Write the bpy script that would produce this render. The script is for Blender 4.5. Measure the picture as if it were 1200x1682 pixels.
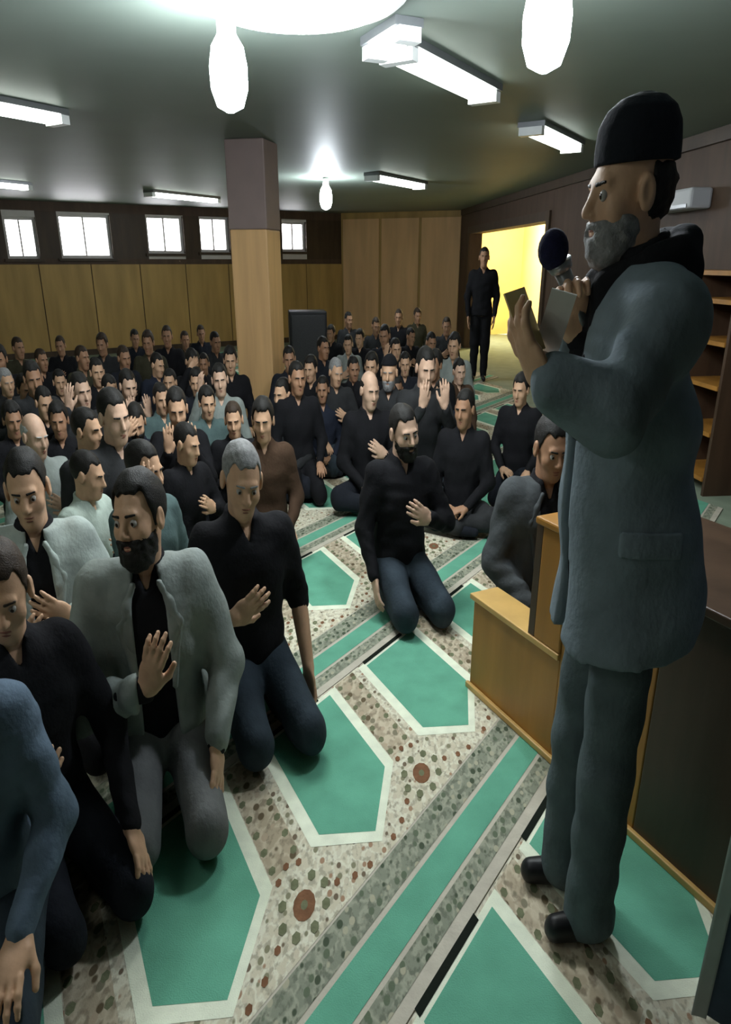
import bpy, math, random
import numpy as np
from mathutils import Matrix, Vector

for o in list(bpy.data.objects):
    bpy.data.objects.remove(o)
SC = bpy.context.scene
COL = SC.collection

# ------------------------------------------------------------------ camera
F, YH, CX, CY = 1150.0, 430.0, 600.0, 841.0
PITCH = math.atan((CY - YH) / F)
CP, SP = math.cos(PITCH), math.sin(PITCH)
H = 1.5655
cam = bpy.data.cameras.new('camera')
cam.sensor_fit = 'HORIZONTAL'
cam.sensor_width = 36.0
cam.lens = 36.0 * F / 1200.0
cam.clip_start = 0.05
camo = bpy.data.objects.new('camera', cam)
camo.location = (0, 0, H)
camo.rotation_euler = (math.pi / 2 - PITCH, 0, 0)
COL.objects.link(camo)
SC.camera = camo

# ------------------------------------------------------------------ world, exposure
W = bpy.data.worlds.new('overcast_sky')
W.use_nodes = True
W.node_tree.nodes['Background'].inputs[0].default_value = (1.0, 0.97, 0.98, 1)
W.node_tree.nodes['Background'].inputs[1].default_value = 5.0
SC.world = W
SC.view_settings.view_transform = 'Standard'
SC.view_settings.look = 'None'
SC.view_settings.gamma = 1.0
SC.view_settings.use_curve_mapping = False
SC.view_settings.exposure = 1.08
TUBE_POWER = 7.0
DOME_POWER = 12.0
BULB_POWER = 95.0
DOOR_LAMP_W = 120.0

# ------------------------------------------------------------------ pixel -> place
def ray(x, y):
    a = (x - CX) / F
    b = -(y - CY) / F
    return np.array([a, CP + b * SP, -SP + b * CP])

def at(x, y, z=0.0):
    r = ray(x, y)
    t = (z - H) / r[2]
    return np.array([0, 0, H]) + t * r

def at_y(x, y, wy):
    r = ray(x, y)
    return np.array([0, 0, H]) + wy / r[1] * r

def at_wall(x, y, p0, p1):
    """the ray through a pixel met with the vertical plane over p0-p1"""
    n = np.array([-(p1[1] - p0[1]), p1[0] - p0[0], 0.0])
    r = ray(x, y)
    t = np.dot(n, np.array([p0[0], p0[1], 0]) - np.array([0, 0, H])) / np.dot(n, r)
    return np.array([0, 0, H]) + t * r

# ------------------------------------------------------------------ materials
MATS = {}
def mat(name, col, rough=0.8, var=0.0, scale=20.0, bump=0.0, spec=0.3, metal=0.0, stretch=(1, 1, 1), bump_scale=None):
    if name in MATS:
        return MATS[name]
    m = bpy.data.materials.new(name)
    m.use_nodes = True
    nt = m.node_tree
    b = nt.nodes['Principled BSDF']
    b.inputs['Base Color'].default_value = (*col, 1)
    b.inputs['Roughness'].default_value = rough
    b.inputs['Specular IOR Level'].default_value = spec
    b.inputs['Metallic'].default_value = metal
    tc = nt.nodes.new('ShaderNodeTexCoord')
    mp = nt.nodes.new('ShaderNodeMapping')
    mp.inputs['Scale'].default_value = stretch
    nt.links.new(tc.outputs['Object'], mp.inputs['Vector'])
    if var > 0:
        n = nt.nodes.new('ShaderNodeTexNoise')
        n.inputs['Scale'].default_value = scale
        n.inputs['Detail'].default_value = 5
        nt.links.new(mp.outputs[0], n.inputs['Vector'])
        r = nt.nodes.new('ShaderNodeValToRGB')
        r.color_ramp.elements[0].position = 0.3
        r.color_ramp.elements[1].position = 0.7
        r.color_ramp.elements[0].color = (*[max(0, c * (1 - var)) for c in col], 1)
        r.color_ramp.elements[1].color = (*[min(1, c * (1 + var)) for c in col], 1)
        nt.links.new(n.outputs['Fac'], r.inputs[0])
        nt.links.new(r.outputs[0], b.inputs['Base Color'])
    if bump > 0:
        n2 = nt.nodes.new('ShaderNodeTexNoise')
        n2.inputs['Scale'].default_value = bump_scale or scale * 3
        n2.inputs['Detail'].default_value = 4
        nt.links.new(mp.outputs[0], n2.inputs['Vector'])
        bp = nt.nodes.new('ShaderNodeBump')
        bp.inputs['Strength'].default_value = bump
        bp.inputs['Distance'].default_value = 0.01
        nt.links.new(n2.outputs['Fac'], bp.inputs['Height'])
        nt.links.new(bp.outputs[0], b.inputs['Normal'])
    MATS[name] = m
    return m

def emit(name, col, strength):
    if name in MATS:
        return MATS[name]
    m = bpy.data.materials.new(name)
    m.use_nodes = True
    nt = m.node_tree
    nt.nodes.remove(nt.nodes['Principled BSDF'])
    e = nt.nodes.new('ShaderNodeEmission')
    e.inputs[0].default_value = (*col, 1)
    e.inputs[1].default_value = strength
    nt.links.new(e.outputs[0], nt.nodes['Material Output'].inputs[0])
    MATS[name] = m
    return m

def glass(name):
    m = mat(name, (0.95, 0.97, 1.0), rough=0.02)
    b = m.node_tree.nodes['Principled BSDF']
    b.inputs['Transmission Weight'].default_value = 1.0
    b.inputs['IOR'].default_value = 1.02
    return m

CEIL = mat('ceiling_paint', (0.165, 0.20, 0.17), 0.55, 0.05, 1.5, 0.03, 0.45)
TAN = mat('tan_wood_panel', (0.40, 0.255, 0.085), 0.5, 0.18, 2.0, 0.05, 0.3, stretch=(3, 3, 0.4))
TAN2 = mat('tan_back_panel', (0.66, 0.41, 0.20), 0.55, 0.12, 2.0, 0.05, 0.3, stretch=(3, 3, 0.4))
BROWN = mat('dark_brown_wood', (0.055, 0.035, 0.02), 0.5, 0.25, 3.0, 0.05, 0.3, stretch=(3, 3, 0.5))
UMBER = mat('umber_wood', (0.075, 0.046, 0.030), 0.6, 0.2, 3.0, 0.05, 0.3, stretch=(3, 3, 0.5))
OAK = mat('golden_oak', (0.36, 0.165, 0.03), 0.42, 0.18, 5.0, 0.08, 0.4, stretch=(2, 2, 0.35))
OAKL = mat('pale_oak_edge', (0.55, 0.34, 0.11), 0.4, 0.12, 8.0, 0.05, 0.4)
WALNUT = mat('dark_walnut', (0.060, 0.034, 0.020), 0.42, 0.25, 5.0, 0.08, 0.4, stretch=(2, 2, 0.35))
COLW = mat('column_wood', (0.60, 0.37, 0.17), 0.5, 0.12, 3.0, 0.05, 0.3, stretch=(4, 4, 0.3))
COLU = mat('column_glare_tint', (0.22, 0.165, 0.15), 0.6, 0.1, 3.0, 0.05, 0.3)  # greyish glare on the upper column, put into its colour
WHITEM = mat('white_enamel', (0.75, 0.77, 0.75), 0.4, 0.03, 10)
FRAMEM = mat('window_frame_paint', (0.55, 0.52, 0.5), 0.5, 0.05, 8)
GREYM = mat('grey_metal', (0.25, 0.26, 0.27), 0.35, 0.05, 20, metal=0.7)
BLACKM = mat('black_plastic', (0.012, 0.012, 0.014), 0.45, 0.1, 30)
GLASSM = glass('clear_glass')
TUBE = emit('lit_tube_diffuser', (0.93, 1.0, 0.93), TUBE_POWER)
DOME = emit('lit_dome_glass', (0.95, 1.0, 0.95), DOME_POWER)
BULB = emit('lit_bulb_glass', (0.86, 0.93, 1.0), BULB_POWER)

# ------------------------------------------------------------------ object helpers
def link(name, me, parent=None):
    o = bpy.data.objects.new(name, me)
    COL.objects.link(o)
    if parent is not None:
        o.parent = parent
    return o

def tag(o, label=None, cat=None, group=None, kind=None):
    if label: o['label'] = label
    if cat: o['category'] = cat
    if group: o['group'] = group
    if kind: o['kind'] = kind
    return o

def empty(name, loc=(0, 0, 0), rz=0.0, label=None, cat=None, group=None):
    o = bpy.data.objects.new(name, None)
    COL.objects.link(o)
    o.empty_display_size = 0.1
    o.location = loc
    o.rotation_euler = (0, 0, rz)
    return tag(o, label, cat, group)

class MB:
    def __init__(s):
        s.v = []; s.f = []
    def add(s, vs, fs):
        n = len(s.v)
        s.v += [tuple(map(float, q)) for q in vs]
        s.f += [tuple(i + n for i in f) for f in fs]
    def hexa(s, b, t):
        """b, t: four bottom and four top corners, counter-clockwise from above"""
        s.add(list(b) + list(t), [(3, 2, 1, 0), (4, 5, 6, 7), (0, 1, 5, 4), (1, 2, 6, 5), (2, 3, 7, 6), (3, 0, 4, 7)])
    def box(s, x0, x1, y0, y1, z0, z1):
        c = [(x0, y0), (x1, y0), (x1, y1), (x0, y1)]
        s.hexa([(*q, z0) for q in c], [(*q, z1) for q in c])
    def slab(s, p0, p1, t0, t1, z0, z1):
        """box over the floor line p0-p1, from offset t0 to t1 along its left normal"""
        p0 = np.array(p0[:2]); p1 = np.array(p1[:2])
        d = (p1 - p0) / np.linalg.norm(p1 - p0)
        n = np.array([-d[1], d[0]])
        c = [p0 + n * t0, p1 + n * t0, p1 + n * t1, p0 + n * t1]
        if t1 < t0: c = c[::-1]
        s.hexa([(*q, z0) for q in c], [(*q, z1) for q in c])
    def lathe(s, prof, n=24, c=(0, 0, 0)):
        vs = []; fs = []
        for r, z in prof:
            for i in range(n):
                a = 2 * math.pi * i / n
                vs.append((c[0] + r * math.cos(a), c[1] + r * math.sin(a), c[2] + z))
        for j in range(len(prof) - 1):
            for i in range(n):
                k = (i + 1) % n
                fs.append((j * n + i, j * n + k, (j + 1) * n + k, (j + 1) * n + i))
        fs.append(tuple(range(n))[::-1])
        fs.append(tuple(range((len(prof) - 1) * n, len(prof) * n)))
        s.add(vs, fs)
    def tube(s, p, q, r0, r1=None, n=12):
        r1 = r0 if r1 is None else r1
        p = Vector(p); q = Vector(q); d = (q - p).normalized()
        u = d.orthogonal().normalized(); w = d.cross(u)
        vs = [p + (u * math.cos(a) + w * math.sin(a)) * r0 for a in [2 * math.pi * i / n for i in range(n)]]
        vs += [q + (u * math.cos(a) + w * math.sin(a)) * r1 for a in [2 * math.pi * i / n for i in range(n)]]
        fs = [(i, (i + 1) % n, n + (i + 1) % n, n + i) for i in range(n)]
        fs += [tuple(range(n))[::-1], tuple(range(n, 2 * n))]
        s.add(vs, fs)
    def ball(s, c, r, n=16, m=10):
        rr = r if hasattr(r, '__len__') else (r, r, r)
        vs = [(c[0], c[1], c[2] - rr[2])]; fs = []
        for j in range(1, m):
            t = math.pi * j / m
            for i in range(n):
                a = 2 * math.pi * i / n
                vs.append((c[0] + rr[0] * math.sin(t) * math.cos(a), c[1] + rr[1] * math.sin(t) * math.sin(a), c[2] - rr[2] * math.cos(t)))
        vs.append((c[0], c[1], c[2] + rr[2]))
        for i in range(n):
            fs.append((0, 1 + (i + 1) % n, 1 + i))
            fs.append((len(vs) - 1, 1 + (m - 2) * n + i, 1 + (m - 2) * n + (i + 1) % n))
        for j in range(m - 2):
            for i in range(n):
                k = (i + 1) % n
                fs.append((1 + j * n + i, 1 + j * n + k, 1 + (j + 1) * n + k, 1 + (j + 1) * n + i))
        s.add(vs, fs)
    def mesh(s, name, m, smooth=False):
        me = bpy.data.meshes.new(name)
        me.from_pydata(s.v, [], s.f)
        me.materials.append(m)
        if smooth:
            me.polygons.foreach_set('use_smooth', [True] * len(me.polygons))
        me.update()
        return me
    def build(s, name, m, parent=None, smooth=False, bevel=0.0):
        o = link(name, s.mesh(name, m, smooth), parent)
        if bevel > 0:
            b = o.modifiers.new('bevel', 'BEVEL')
            b.width = bevel; b.segments = 2; b.limit_method = 'ANGLE'
        return o

# ------------------------------------------------------------------ the room
ZC = 2.5
R_NEAR = np.array([3.40, -2.5]); R_FAR = np.array([1.85, 14.6])
B_COR = np.array([-0.5, 15.5]); L_END = np.array([-9.0, 10.17]); L_NEAR = np.array([-9.0, -2.5])
ROOM = [R_NEAR, R_FAR, B_COR, L_END, L_NEAR]

m = MB(); m.hexa([(*p, -0.1) for p in [(-9.6, -3.1), (4.6, -3.1), (4.6, 16.5), (-9.6, 16.5)]], [(*p, 0.0) for p in [(-9.6, -3.1), (4.6, -3.1), (4.6, 16.5), (-9.6, 16.5)]])
tag(m.build('floor', mat('floor_felt', (0.22, 0.27, 0.20), 0.9, 0.1, 6)), kind='structure')
m = MB(); m.hexa([(*p, ZC) for p in [(-9.6, -3.1), (4.6, -3.1), (4.6, 16.5), (-9.6, 16.5)]], [(*p, ZC + 0.1) for p in [(-9.6, -3.1), (4.6, -3.1), (4.6, 16.5), (-9.6, 16.5)]])
tag(m.build('ceiling', CEIL), kind='structure')

def unit(v): return v / np.linalg.norm(v)
# left wall with its row of high windows
LW0, LW1 = L_END, B_COR
ld = unit(LW1 - LW0); LLEN = np.linalg.norm(LW1 - LW0)
def along_left(px, py):
    p = at_wall(px, py, LW0, LW1)
    return float(np.dot(p[:2] - LW0, ld)), p[2]
wins = []
for (x0, x1, y0, y1) in [(-62, -12, 356, 424), (8, 62, 356, 425), (97, 183, 352, 424), (241, 302, 354, 416), (328, 377, 356, 414), (463, 503, 364, 413)]:
    a = along_left(x0, (y0 + y1) / 2)[0]; b = along_left(x1, (y0 + y1) / 2)[0]
    wins.append((a, b, along_left((x0 + x1) / 2, y1)[1], along_left((x0 + x1) / 2, y0)[1]))
wz0 = min(w[2] for w in wins); wz1 = max(w[3] for w in wins)
def lp(t): return LW0 + ld * t
TH = 0.22
m = MB()
m.slab(lp(-0.3), lp(LLEN), 0, TH, 0, wz0)
m.slab(lp(-0.3), lp(LLEN), 0, TH, wz1, ZC)
tag(m.build('wall_left', UMBER), kind='structure'); wall_left = bpy.data.objects['wall_left']
edges = [-0.3] + [e for w in wins for e in w[:2]] + [LLEN]
m = MB()
for i in range(0, len(edges), 2):
    m.slab(lp(edges[i]), lp(edges[i + 1]), 0, TH, wz0, wz1)
m.build('window_pier', BROWN, wall_left)
for i, (a, b, z0, z1) in enumerate(wins):
    m = MB()
    f = 0.045
    if z0 > wz0: m.slab(lp(a), lp(b), 0, TH, wz0, z0)
    if z1 < wz1: m.slab(lp(a), lp(b), 0, TH, z1, wz1)
    m.slab(lp(a), lp(b), 0.08, 0.14, z0, z0 + f)
    m.slab(lp(a), lp(b), 0.08, 0.14, z1 - f, z1)
    m.slab(lp(a), lp(a + f), 0.08, 0.14, z0 + f, z1 - f)
    m.slab(lp(b - f), lp(b), 0.08, 0.14, z0 + f, z1 - f)
    w = m.build('window_%d' % (i + 1), FRAMEM); tag(w, kind='structure')
    for k in range(2):
        m = MB()
        c0 = a + f + (b - a - 2 * f) * k / 2; c1 = a + f + (b - a - 2 * f) * (k + 1) / 2
        m.slab(lp(c0), lp(c1), 0.105, 0.111, z0 + f, z1 - f)
        m.build('pane', GLASSM, w)
    m = MB(); m.slab(lp((a + b) / 2 - 0.012), lp((a + b) / 2 + 0.012), 0.09, 0.13, z0 + f, z1 - f)
    m.build('glazing_bar', FRAMEM, w)
    m = MB(); m.slab(lp(a - 0.05), lp(b + 0.05), -0.05, 0.0, z0 - 0.05, z0 - 0.005)
    m.build('window_sill', BROWN, w)
# panelling boards on the left wall, below the windows
n = 12
for k in range(n):
    m = MB(); m.slab(lp(LLEN * k / n + 0.008), lp(LLEN * (k + 1) / n - 0.008), -0.022, -0.001, 0.1, wz0 - 0.09)
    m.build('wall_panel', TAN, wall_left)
m = MB(); m.slab(lp(0.0), lp(LLEN - 0.05), -0.03, -0.001, 0.0, 0.098)
tag(m.build('baseboard_left', BROWN), kind='structure')

# back wall
bd = unit(R_FAR - B_COR); BLEN = np.linalg.norm(R_FAR - B_COR)
m = MB(); m.slab(B_COR, R_FAR + bd * 0.0, 0, TH, 0, ZC)
wall_back = tag(m.build('wall_back', TAN), kind='structure')
for k in range(3):
    m = MB(); m.slab(B_COR + bd * (BLEN * k / 3 + 0.05), B_COR + bd * (BLEN * (k + 1) / 3 - 0.008), -0.022, -0.001, 0.1, ZC - 0.12)
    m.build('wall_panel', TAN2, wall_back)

# right wall with the doorway
RW0, RW1 = R_NEAR, R_FAR
rd = unit(RW1 - RW0); RLEN = np.linalg.norm(RW1 - RW0)
def along_right(px, py):
    p = at_wall(px, py, RW0, RW1)
    return float(np.dot(p[:2] - RW0, rd)), p[2]
def rp(t): return RW0 + rd * t
dA = along_right(890, 480)[0]; dB = along_right(768, 480)[0]
DZ = 2.05
m = MB()
m.slab(rp(-0.3), rp(dA), -TH, 0, 0, ZC)
m.slab(rp(dB), rp(RLEN), -TH, 0, 0, ZC)
m.slab(rp(dA), rp(dB), -TH, 0, DZ, ZC)
wall_right = tag(m.build('wall_right', UMBER), kind='structure')
m = MB()
m.slab(rp(dA - 0.12), rp(dA), 0.001, 0.03, 0, DZ + 0.12)
m.slab(rp(dB), rp(dB + 0.12), 0.001, 0.03, 0, DZ + 0.12)
m.slab(rp(dA), rp(dB), 0.001, 0.03, DZ, DZ + 0.12)
tag(m.build('door_1', BROWN), kind='structure')
# the bright yellow room beyond the doorway
yel = mat('yellow_plaster', (0.82, 0.64, 0.28), 0.8, 0.08, 1.5)
wht = mat('cream_paint', (0.85, 0.78, 0.55), 0.7, 0.04, 2)
dM = (dA + dB) / 2
m = MB()
m.slab(rp(dA - 0.6), rp(dB + 2.6), -1.9, -1.8, 0, ZC)
m.slab(rp(dA - 0.7), rp(dA - 0.6), -1.9, -TH, 0, ZC)
m.slab(rp(dB + 2.6), rp(dB + 2.7), -1.9, -TH, 0, ZC)
tag(m.build('wall_side_room', yel), kind='structure')
o = tag(empty('ceiling_lamp', (0, 0, 0), 0, 'warm lit ceiling lamp in the yellow room beyond the doorway', 'lamp'))
c = rp(dB + 0.9) + np.array([-rd[1], rd[0]]) * -1.0
o.location = (c[0], c[1], ZC - 0.12)
m = MB(); m.lathe([(0.10, 0.119), (0.10, 0.09), (0.05, 0.085)]); m.build('ceiling_plate', WHITEM, o)
m = MB(); m.lathe([(0.05, 0.085), (0.17, 0.06), (0.19, 0.0), (0.12, -0.06), (0.02, -0.08)], 24)
m.build('lamp_shade', emit('lit_warm_shade', (1.0, 0.82, 0.45), 30), o, True)
L = bpy.data.lights.new('warm_bulb', 'POINT'); L.energy = DOOR_LAMP_W; L.color = (1.0, 0.80, 0.45); L.shadow_soft_size = 0.15
lo = bpy.data.objects.new('warm_bulb', L); COL.objects.link(lo); lo.parent = o; lo.location = (0, 0, -0.16)

# walls out of view that close the room
m = MB(); m.slab(L_NEAR, R_NEAR, -0.2, 0, 0, ZC); tag(m.build('wall_front', UMBER), kind='structure')
m = MB(); m.slab(L_END, L_NEAR, -0.2, 0, 0, ZC); tag(m.build('wall_side', TAN), kind='structure')
m = MB(); m.slab(rp(0.1), rp(dA - 0.14), 0.001, 0.02, 0, 0.1); tag(m.build('baseboard_right', BROWN), kind='structure')
# crown strip along the right wall
m = MB(); m.slab(rp(0.1), rp(RLEN - 0.1), 0.001, 0.04, ZC - 0.10, ZC - 0.002); tag(m.build('trim_1', BROWN), kind='structure')

# column
cc = at(412, 232, ZC)
col = empty('column', (cc[0], cc[1], 0), math.radians(-13), 'square tan wood clad column rising from the crowd to the ceiling', 'column')
s = 0.165
m = MB(); m.box(-s, s, -s, s, 0, 1.82); m.build('cladding', COLW, col, bevel=0.01)
m = MB(); m.box(-s - .004, s + .004, -s - .004, s + .004, 1.82, ZC - 0.002); m.build('upper_shaft', COLU, col, bevel=0.01)
m = MB(); m.box(-s - .02, s + .02, -s - .02, s + .02, 0, 0.1); m.build('base_board', BROWN, col, bevel=0.005)

# ------------------------------------------------------------------ lamps
LDIR = math.atan2(0.52, 0.85)
def batten(center, length, label, rz=-LDIR, width=0.16):
    o = empty('ceiling_light', (center[0], center[1], ZC), rz, label, 'light', 'fluorescent ceiling lights')
    h = length / 2
    m = MB(); m.box(-width / 2 - .02, width / 2 + .02, -h - .02, h + .02, -0.035, -0.001); m.build('housing', GREYM, o)
    m = MB()
    pr = [(-width / 2, -0.036), (-width / 2 * .9, -0.07), (-width / 4, -0.085), (width / 4, -0.085), (width / 2 * .9, -0.07), (width / 2, -0.036)]
    vs = [(x, -h + .03, z) for x, z in pr] + [(x, h - .03, z) for x, z in pr]
    k = len(pr)
    fs = [(i, i + 1, k + i + 1, k + i) for i in range(k - 1)] + [tuple(range(k))[::-1], tuple(range(k, 2 * k))]
    m.add(vs, fs); m.build('diffuser', TUBE, o)
    for sg in (-1, 1):
        m = MB(); m.box(-width / 2 - .005, width / 2 + .005, sg * h - .03, sg * h + .03, -0.09, -0.036); m.build('end_cap', WHITEM, o)
    return o
def mid(p, q):
    a = at(*p, z=ZC); b = at(*q, z=ZC); return (a + b) / 2
dv = np.array([0.52, 0.85, 0]) / np.linalg.norm([0.52, 0.85])
batten(at(92, 181, ZC) - dv * 0.6, 1.2, 'lit ceiling light cut by the left edge, nearest on that side')
batten(mid((240, 312), (357, 323)), 1.3, 'lit ceiling light left of the column, in front of the window wall')
batten(mid((608, 282), (692, 299)), 1.15, 'lit ceiling light at mid ceiling, right of the column')
batten(mid((660, 68), (792, 140)), 1.0, 'long lit ceiling light near the top centre of the picture')
batten(mid((873, 198), (940, 233)), 1.0, 'short looking lit ceiling light just left of the tall cap')
batten(mid((617, 62), (668, 28)), 0.30, 'stubby lit ceiling light set crosswise at the end of a long one', rz=-math.atan2(0.13, -0.28), width=0.09)
batten(at(42, 300, ZC) - dv * 0.6, 1.2, 'dim ceiling light far off at the left edge above the windows')
for cx_, cy_, w_ in [(-1.5, 0.9, 'above and left of'), (-2.4, -0.6, 'behind and left of')]:  # unseen fixtures added to light the foreground from the left
    batten(np.array([cx_, cy_, 0]), 1.2, 'added ceiling light %s the camera, out of the picture' % w_)
# round dome lamp
dc = at(482, -18, ZC)
o = empty('dome_light', (dc[0], dc[1], ZC), 0, 'large round lit dome lamp on the ceiling at the top edge', 'light')
m = MB(); m.lathe([(0.40, -0.001), (0.42, -0.015), (0.40, -0.03), (0.365, -0.035)][::-1], 48); m.build('rim', WHITEM, o, True)
m = MB(); m.lathe([(0.365, -0.03), (0.33, -0.055), (0.24, -0.075), (0.12, -0.085), (0.02, -0.088)][::-1], 48); m.build('glass_dome', DOME, o, True)
# pendant bulbs
def pendant(px, py, z, label, k=1.0):
    p = at(px, py, z)
    o = empty('pendant_bulb', (p[0], p[1], z), 0, label, 'bulb', 'hanging bulbs')
    m = MB(); m.lathe([(0.012, -0.15), (0.05, -0.13), (0.07, -0.07), (0.072, 0.0), (0.06, 0.07), (0.035, 0.11)], 20)
    m.v = [(x * k, y * k, zz * k) for x, y, zz in m.v]; m.build('globe', BULB, o, True)
    m = MB(); m.lathe([(0.036 * k, 0.11 * k), (0.036 * k, 0.16 * k), (0.012, 0.17 * k)], 16); m.build('socket', WHITEM, o, True)
    m = MB(); m.tube((0, 0, 0.165 * k), (0, 0, ZC - z - 0.012), 0.004); m.build('cord', BLACKM, o)
    m = MB(); m.lathe([(0.045, ZC - z - 0.03), (0.03, ZC - z - 0.002)], 16); m.build('ceiling_rose', WHITEM, o)
pendant(375, 112, 2.26, 'white hot hanging bulb in front of the column top')
pendant(899, 25, 2.26, 'white hot hanging bulb at the top, left above the tall cap', 1.0)
pendant(535, 322, 2.30, 'small far hanging bulb glinting right of the column')

# ------------------------------------------------------------------ prayer carpets
U = np.array([0.338, 0.494]); V = np.array([0.46, -0.93]); O0 = at(612, 1378)[:2]
def lat(a, b): return O0 + U * a + V * b

def carpet_mat(name, base, dots, vine, scale, dot_size=0.33):
    m = bpy.data.materials.new(name); m.use_nodes = True
    nt = m.node_tree; N = nt.nodes; LK = nt.links
    b = N['Principled BSDF']; b.inputs['Roughness'].default_value = 0.95; b.inputs['Specular IOR Level'].default_value = 0.1
    uv = N.new('ShaderNodeUVMap'); uv.uv_map = 'UVMap'
    v1 = N.new('ShaderNodeTexVoronoi'); v1.inputs['Scale'].default_value = scale; v1.inputs['Randomness'].default_value = 0.75
    LK.new(uv.outputs[0], v1.inputs['Vector'])
    r1 = N.new('ShaderNodeValToRGB'); r1.color_ramp.elements[0].position = dot_size; r1.color_ramp.elements[1].position = dot_size + 0.08
    r1.color_ramp.elements[0].color = (1, 1, 1, 1); r1.color_ramp.elements[1].color = (0, 0, 0, 1)
    LK.new(v1.outputs['Distance'], r1.inputs[0])
    cr = N.new('ShaderNodeValToRGB'); cr.color_ramp.interpolation = 'CONSTANT'
    sep = N.new('ShaderNodeSeparateColor'); LK.new(v1.outputs['Color'], sep.inputs[0]); LK.new(sep.outputs[0], cr.inputs[0])
    els = cr.color_ramp.elements
    els[0].position = 0.0; els[0].color = (*dots[0], 1); els[1].position = 1.0 / len(dots); els[1].color = (*dots[1], 1)
    for i in range(2, len(dots)):
        e = els.new(i / len(dots)); e.color = (*dots[i], 1)
    v2 = N.new('ShaderNodeTexVoronoi'); v2.feature = 'DISTANCE_TO_EDGE'; v2.inputs['Scale'].default_value = scale * 0.55
    nz = N.new('ShaderNodeTexNoise'); nz.inputs['Scale'].default_value = scale * 0.8
    mx0 = N.new('ShaderNodeMix'); mx0.data_type = 'VECTOR'; mx0.inputs[0].default_value = 0.06
    LK.new(uv.outputs[0], mx0.inputs[4]); LK.new(nz.outputs['Color'], mx0.inputs[5]); LK.new(uv.outputs[0], nz.inputs['Vector'])
    LK.new(mx0.outputs[1], v2.inputs['Vector'])
    r2 = N.new('ShaderNodeValToRGB'); r2.color_ramp.elements[0].position = 0.03; r2.color_ramp.elements[1].position = 0.16
    r2.color_ramp.elements[0].color = (1, 1, 1, 1); r2.color_ramp.elements[1].color = (0, 0, 0, 1)
    LK.new(v2.outputs['Distance'], r2.inputs[0])
    m1 = N.new('ShaderNodeMix'); m1.data_type = 'RGBA'; m1.inputs[6].default_value = (*base, 1); m1.inputs[7].default_value = (*vine, 1)
    LK.new(r2.outputs[0], m1.inputs[0])
    n4 = N.new('ShaderNodeTexNoise'); n4.inputs['Scale'].default_value = scale * 1.3; n4.inputs['Detail'].default_value = 3; LK.new(uv.outputs[0], n4.inputs['Vector'])
    r4 = N.new('ShaderNodeValToRGB'); r4.color_ramp.elements[0].position = 0.50; r4.color_ramp.elements[1].position = 0.62
    LK.new(n4.outputs['Fac'], r4.inputs[0])
    m0 = N.new('ShaderNodeMix'); m0.data_type = 'RGBA'; m0.inputs[7].default_value = (*[c * 0.68 for c in base], 1)
    LK.new(r4.outputs[0], m0.inputs[0]); LK.new(m1.outputs[2], m0.inputs[6])
    m1 = m0
    m2 = N.new('ShaderNodeMix'); m2.data_type = 'RGBA'
    LK.new(r1.outputs[0], m2.inputs[0]); LK.new(m1.outputs[2], m2.inputs[6]); LK.new(cr.outputs[0], m2.inputs[7])
    LK.new(m2.outputs[2], b.inputs['Base Color'])
    bp = N.new('ShaderNodeBump'); bp.inputs['Strength'].default_value = 0.3; bp.inputs['Distance'].default_value = 0.004
    n3 = N.new('ShaderNodeTexNoise'); n3.inputs['Scale'].default_value = 260; LK.new(uv.outputs[0], n3.inputs['Vector'])
    LK.new(n3.outputs['Fac'], bp.inputs['Height']); LK.new(bp.outputs[0], b.inputs['Normal'])
    return m
C_BEIGE = (0.60, 0.55, 0.42); C_CREAM = (0.80, 0.84, 0.68)
M_FLORAL = carpet_mat('woven_floral_field', C_BEIGE, [(0.24, 0.23, 0.15), (0.36, 0.23, 0.15), (0.62, 0.58, 0.46), (0.58, 0.52, 0.40), (0.17, 0.13, 0.09)], (0.70, 0.68, 0.55), 36, 0.30)
M_BORDER = carpet_mat('woven_olive_border', (0.24, 0.26, 0.20), [(0.07, 0.09, 0.06), (0.40, 0.38, 0.28), (0.12, 0.15, 0.10)], (0.34, 0.35, 0.27), 34, 0.33)
M_COLUMN = carpet_mat('woven_column_band', (0.43, 0.36, 0.26), [(0.13, 0.10, 0.06), (0.22, 0.20, 0.14), (0.45, 0.36, 0.26)], (0.55, 0.48, 0.36), 26, 0.30)
M_GREEN = mat('woven_mint_green', (0.14, 0.40, 0.28), 0.95, 0.12, 9, 0.4, 0.1, bump_scale=300)
M_CREAM = mat('woven_cream', C_CREAM, 0.95, 0.08, 20, 0.3, 0.1, bump_scale=300)
M_PINK = mat('woven_pale_line', (0.52, 0.48, 0.40), 0.95, 0.08, 20, 0.3, 0.1)
M_BLACK = mat('woven_black', (0.012, 0.016, 0.012), 0.95, 0.1, 20, 0.2, 0.1)

def flat(name, polys, z, m, parent):
    """flat woven figure: polygons given in carpet coordinates (across, along)"""
    vs = []; fs = []; uvs = []
    for p in polys:
        n0 = len(vs)
        for a, b in p:
            q = lat(a, b); vs.append((q[0], q[1], z)); uvs.append((a * 0.6, b * 1.04))
        area = sum(vs[n0 + i][0] * vs[n0 + (i + 1) % len(p)][1] - vs[n0 + (i + 1) % len(p)][0] * vs[n0 + i][1] for i in range(len(p)))
        idx = list(range(n0, n0 + len(p)))
        fs.append(tuple(idx if area > 0 else idx[::-1]))
    me = bpy.data.meshes.new(name); me.from_pydata(vs, [], fs)
    ul = me.uv_layers.new(name='UVMap')
    for lp_ in me.loops: ul.data[lp_.index].uv = uvs[lp_.vertex_index]
    me.materials.append(m)
    return link(name, me, parent)

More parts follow.
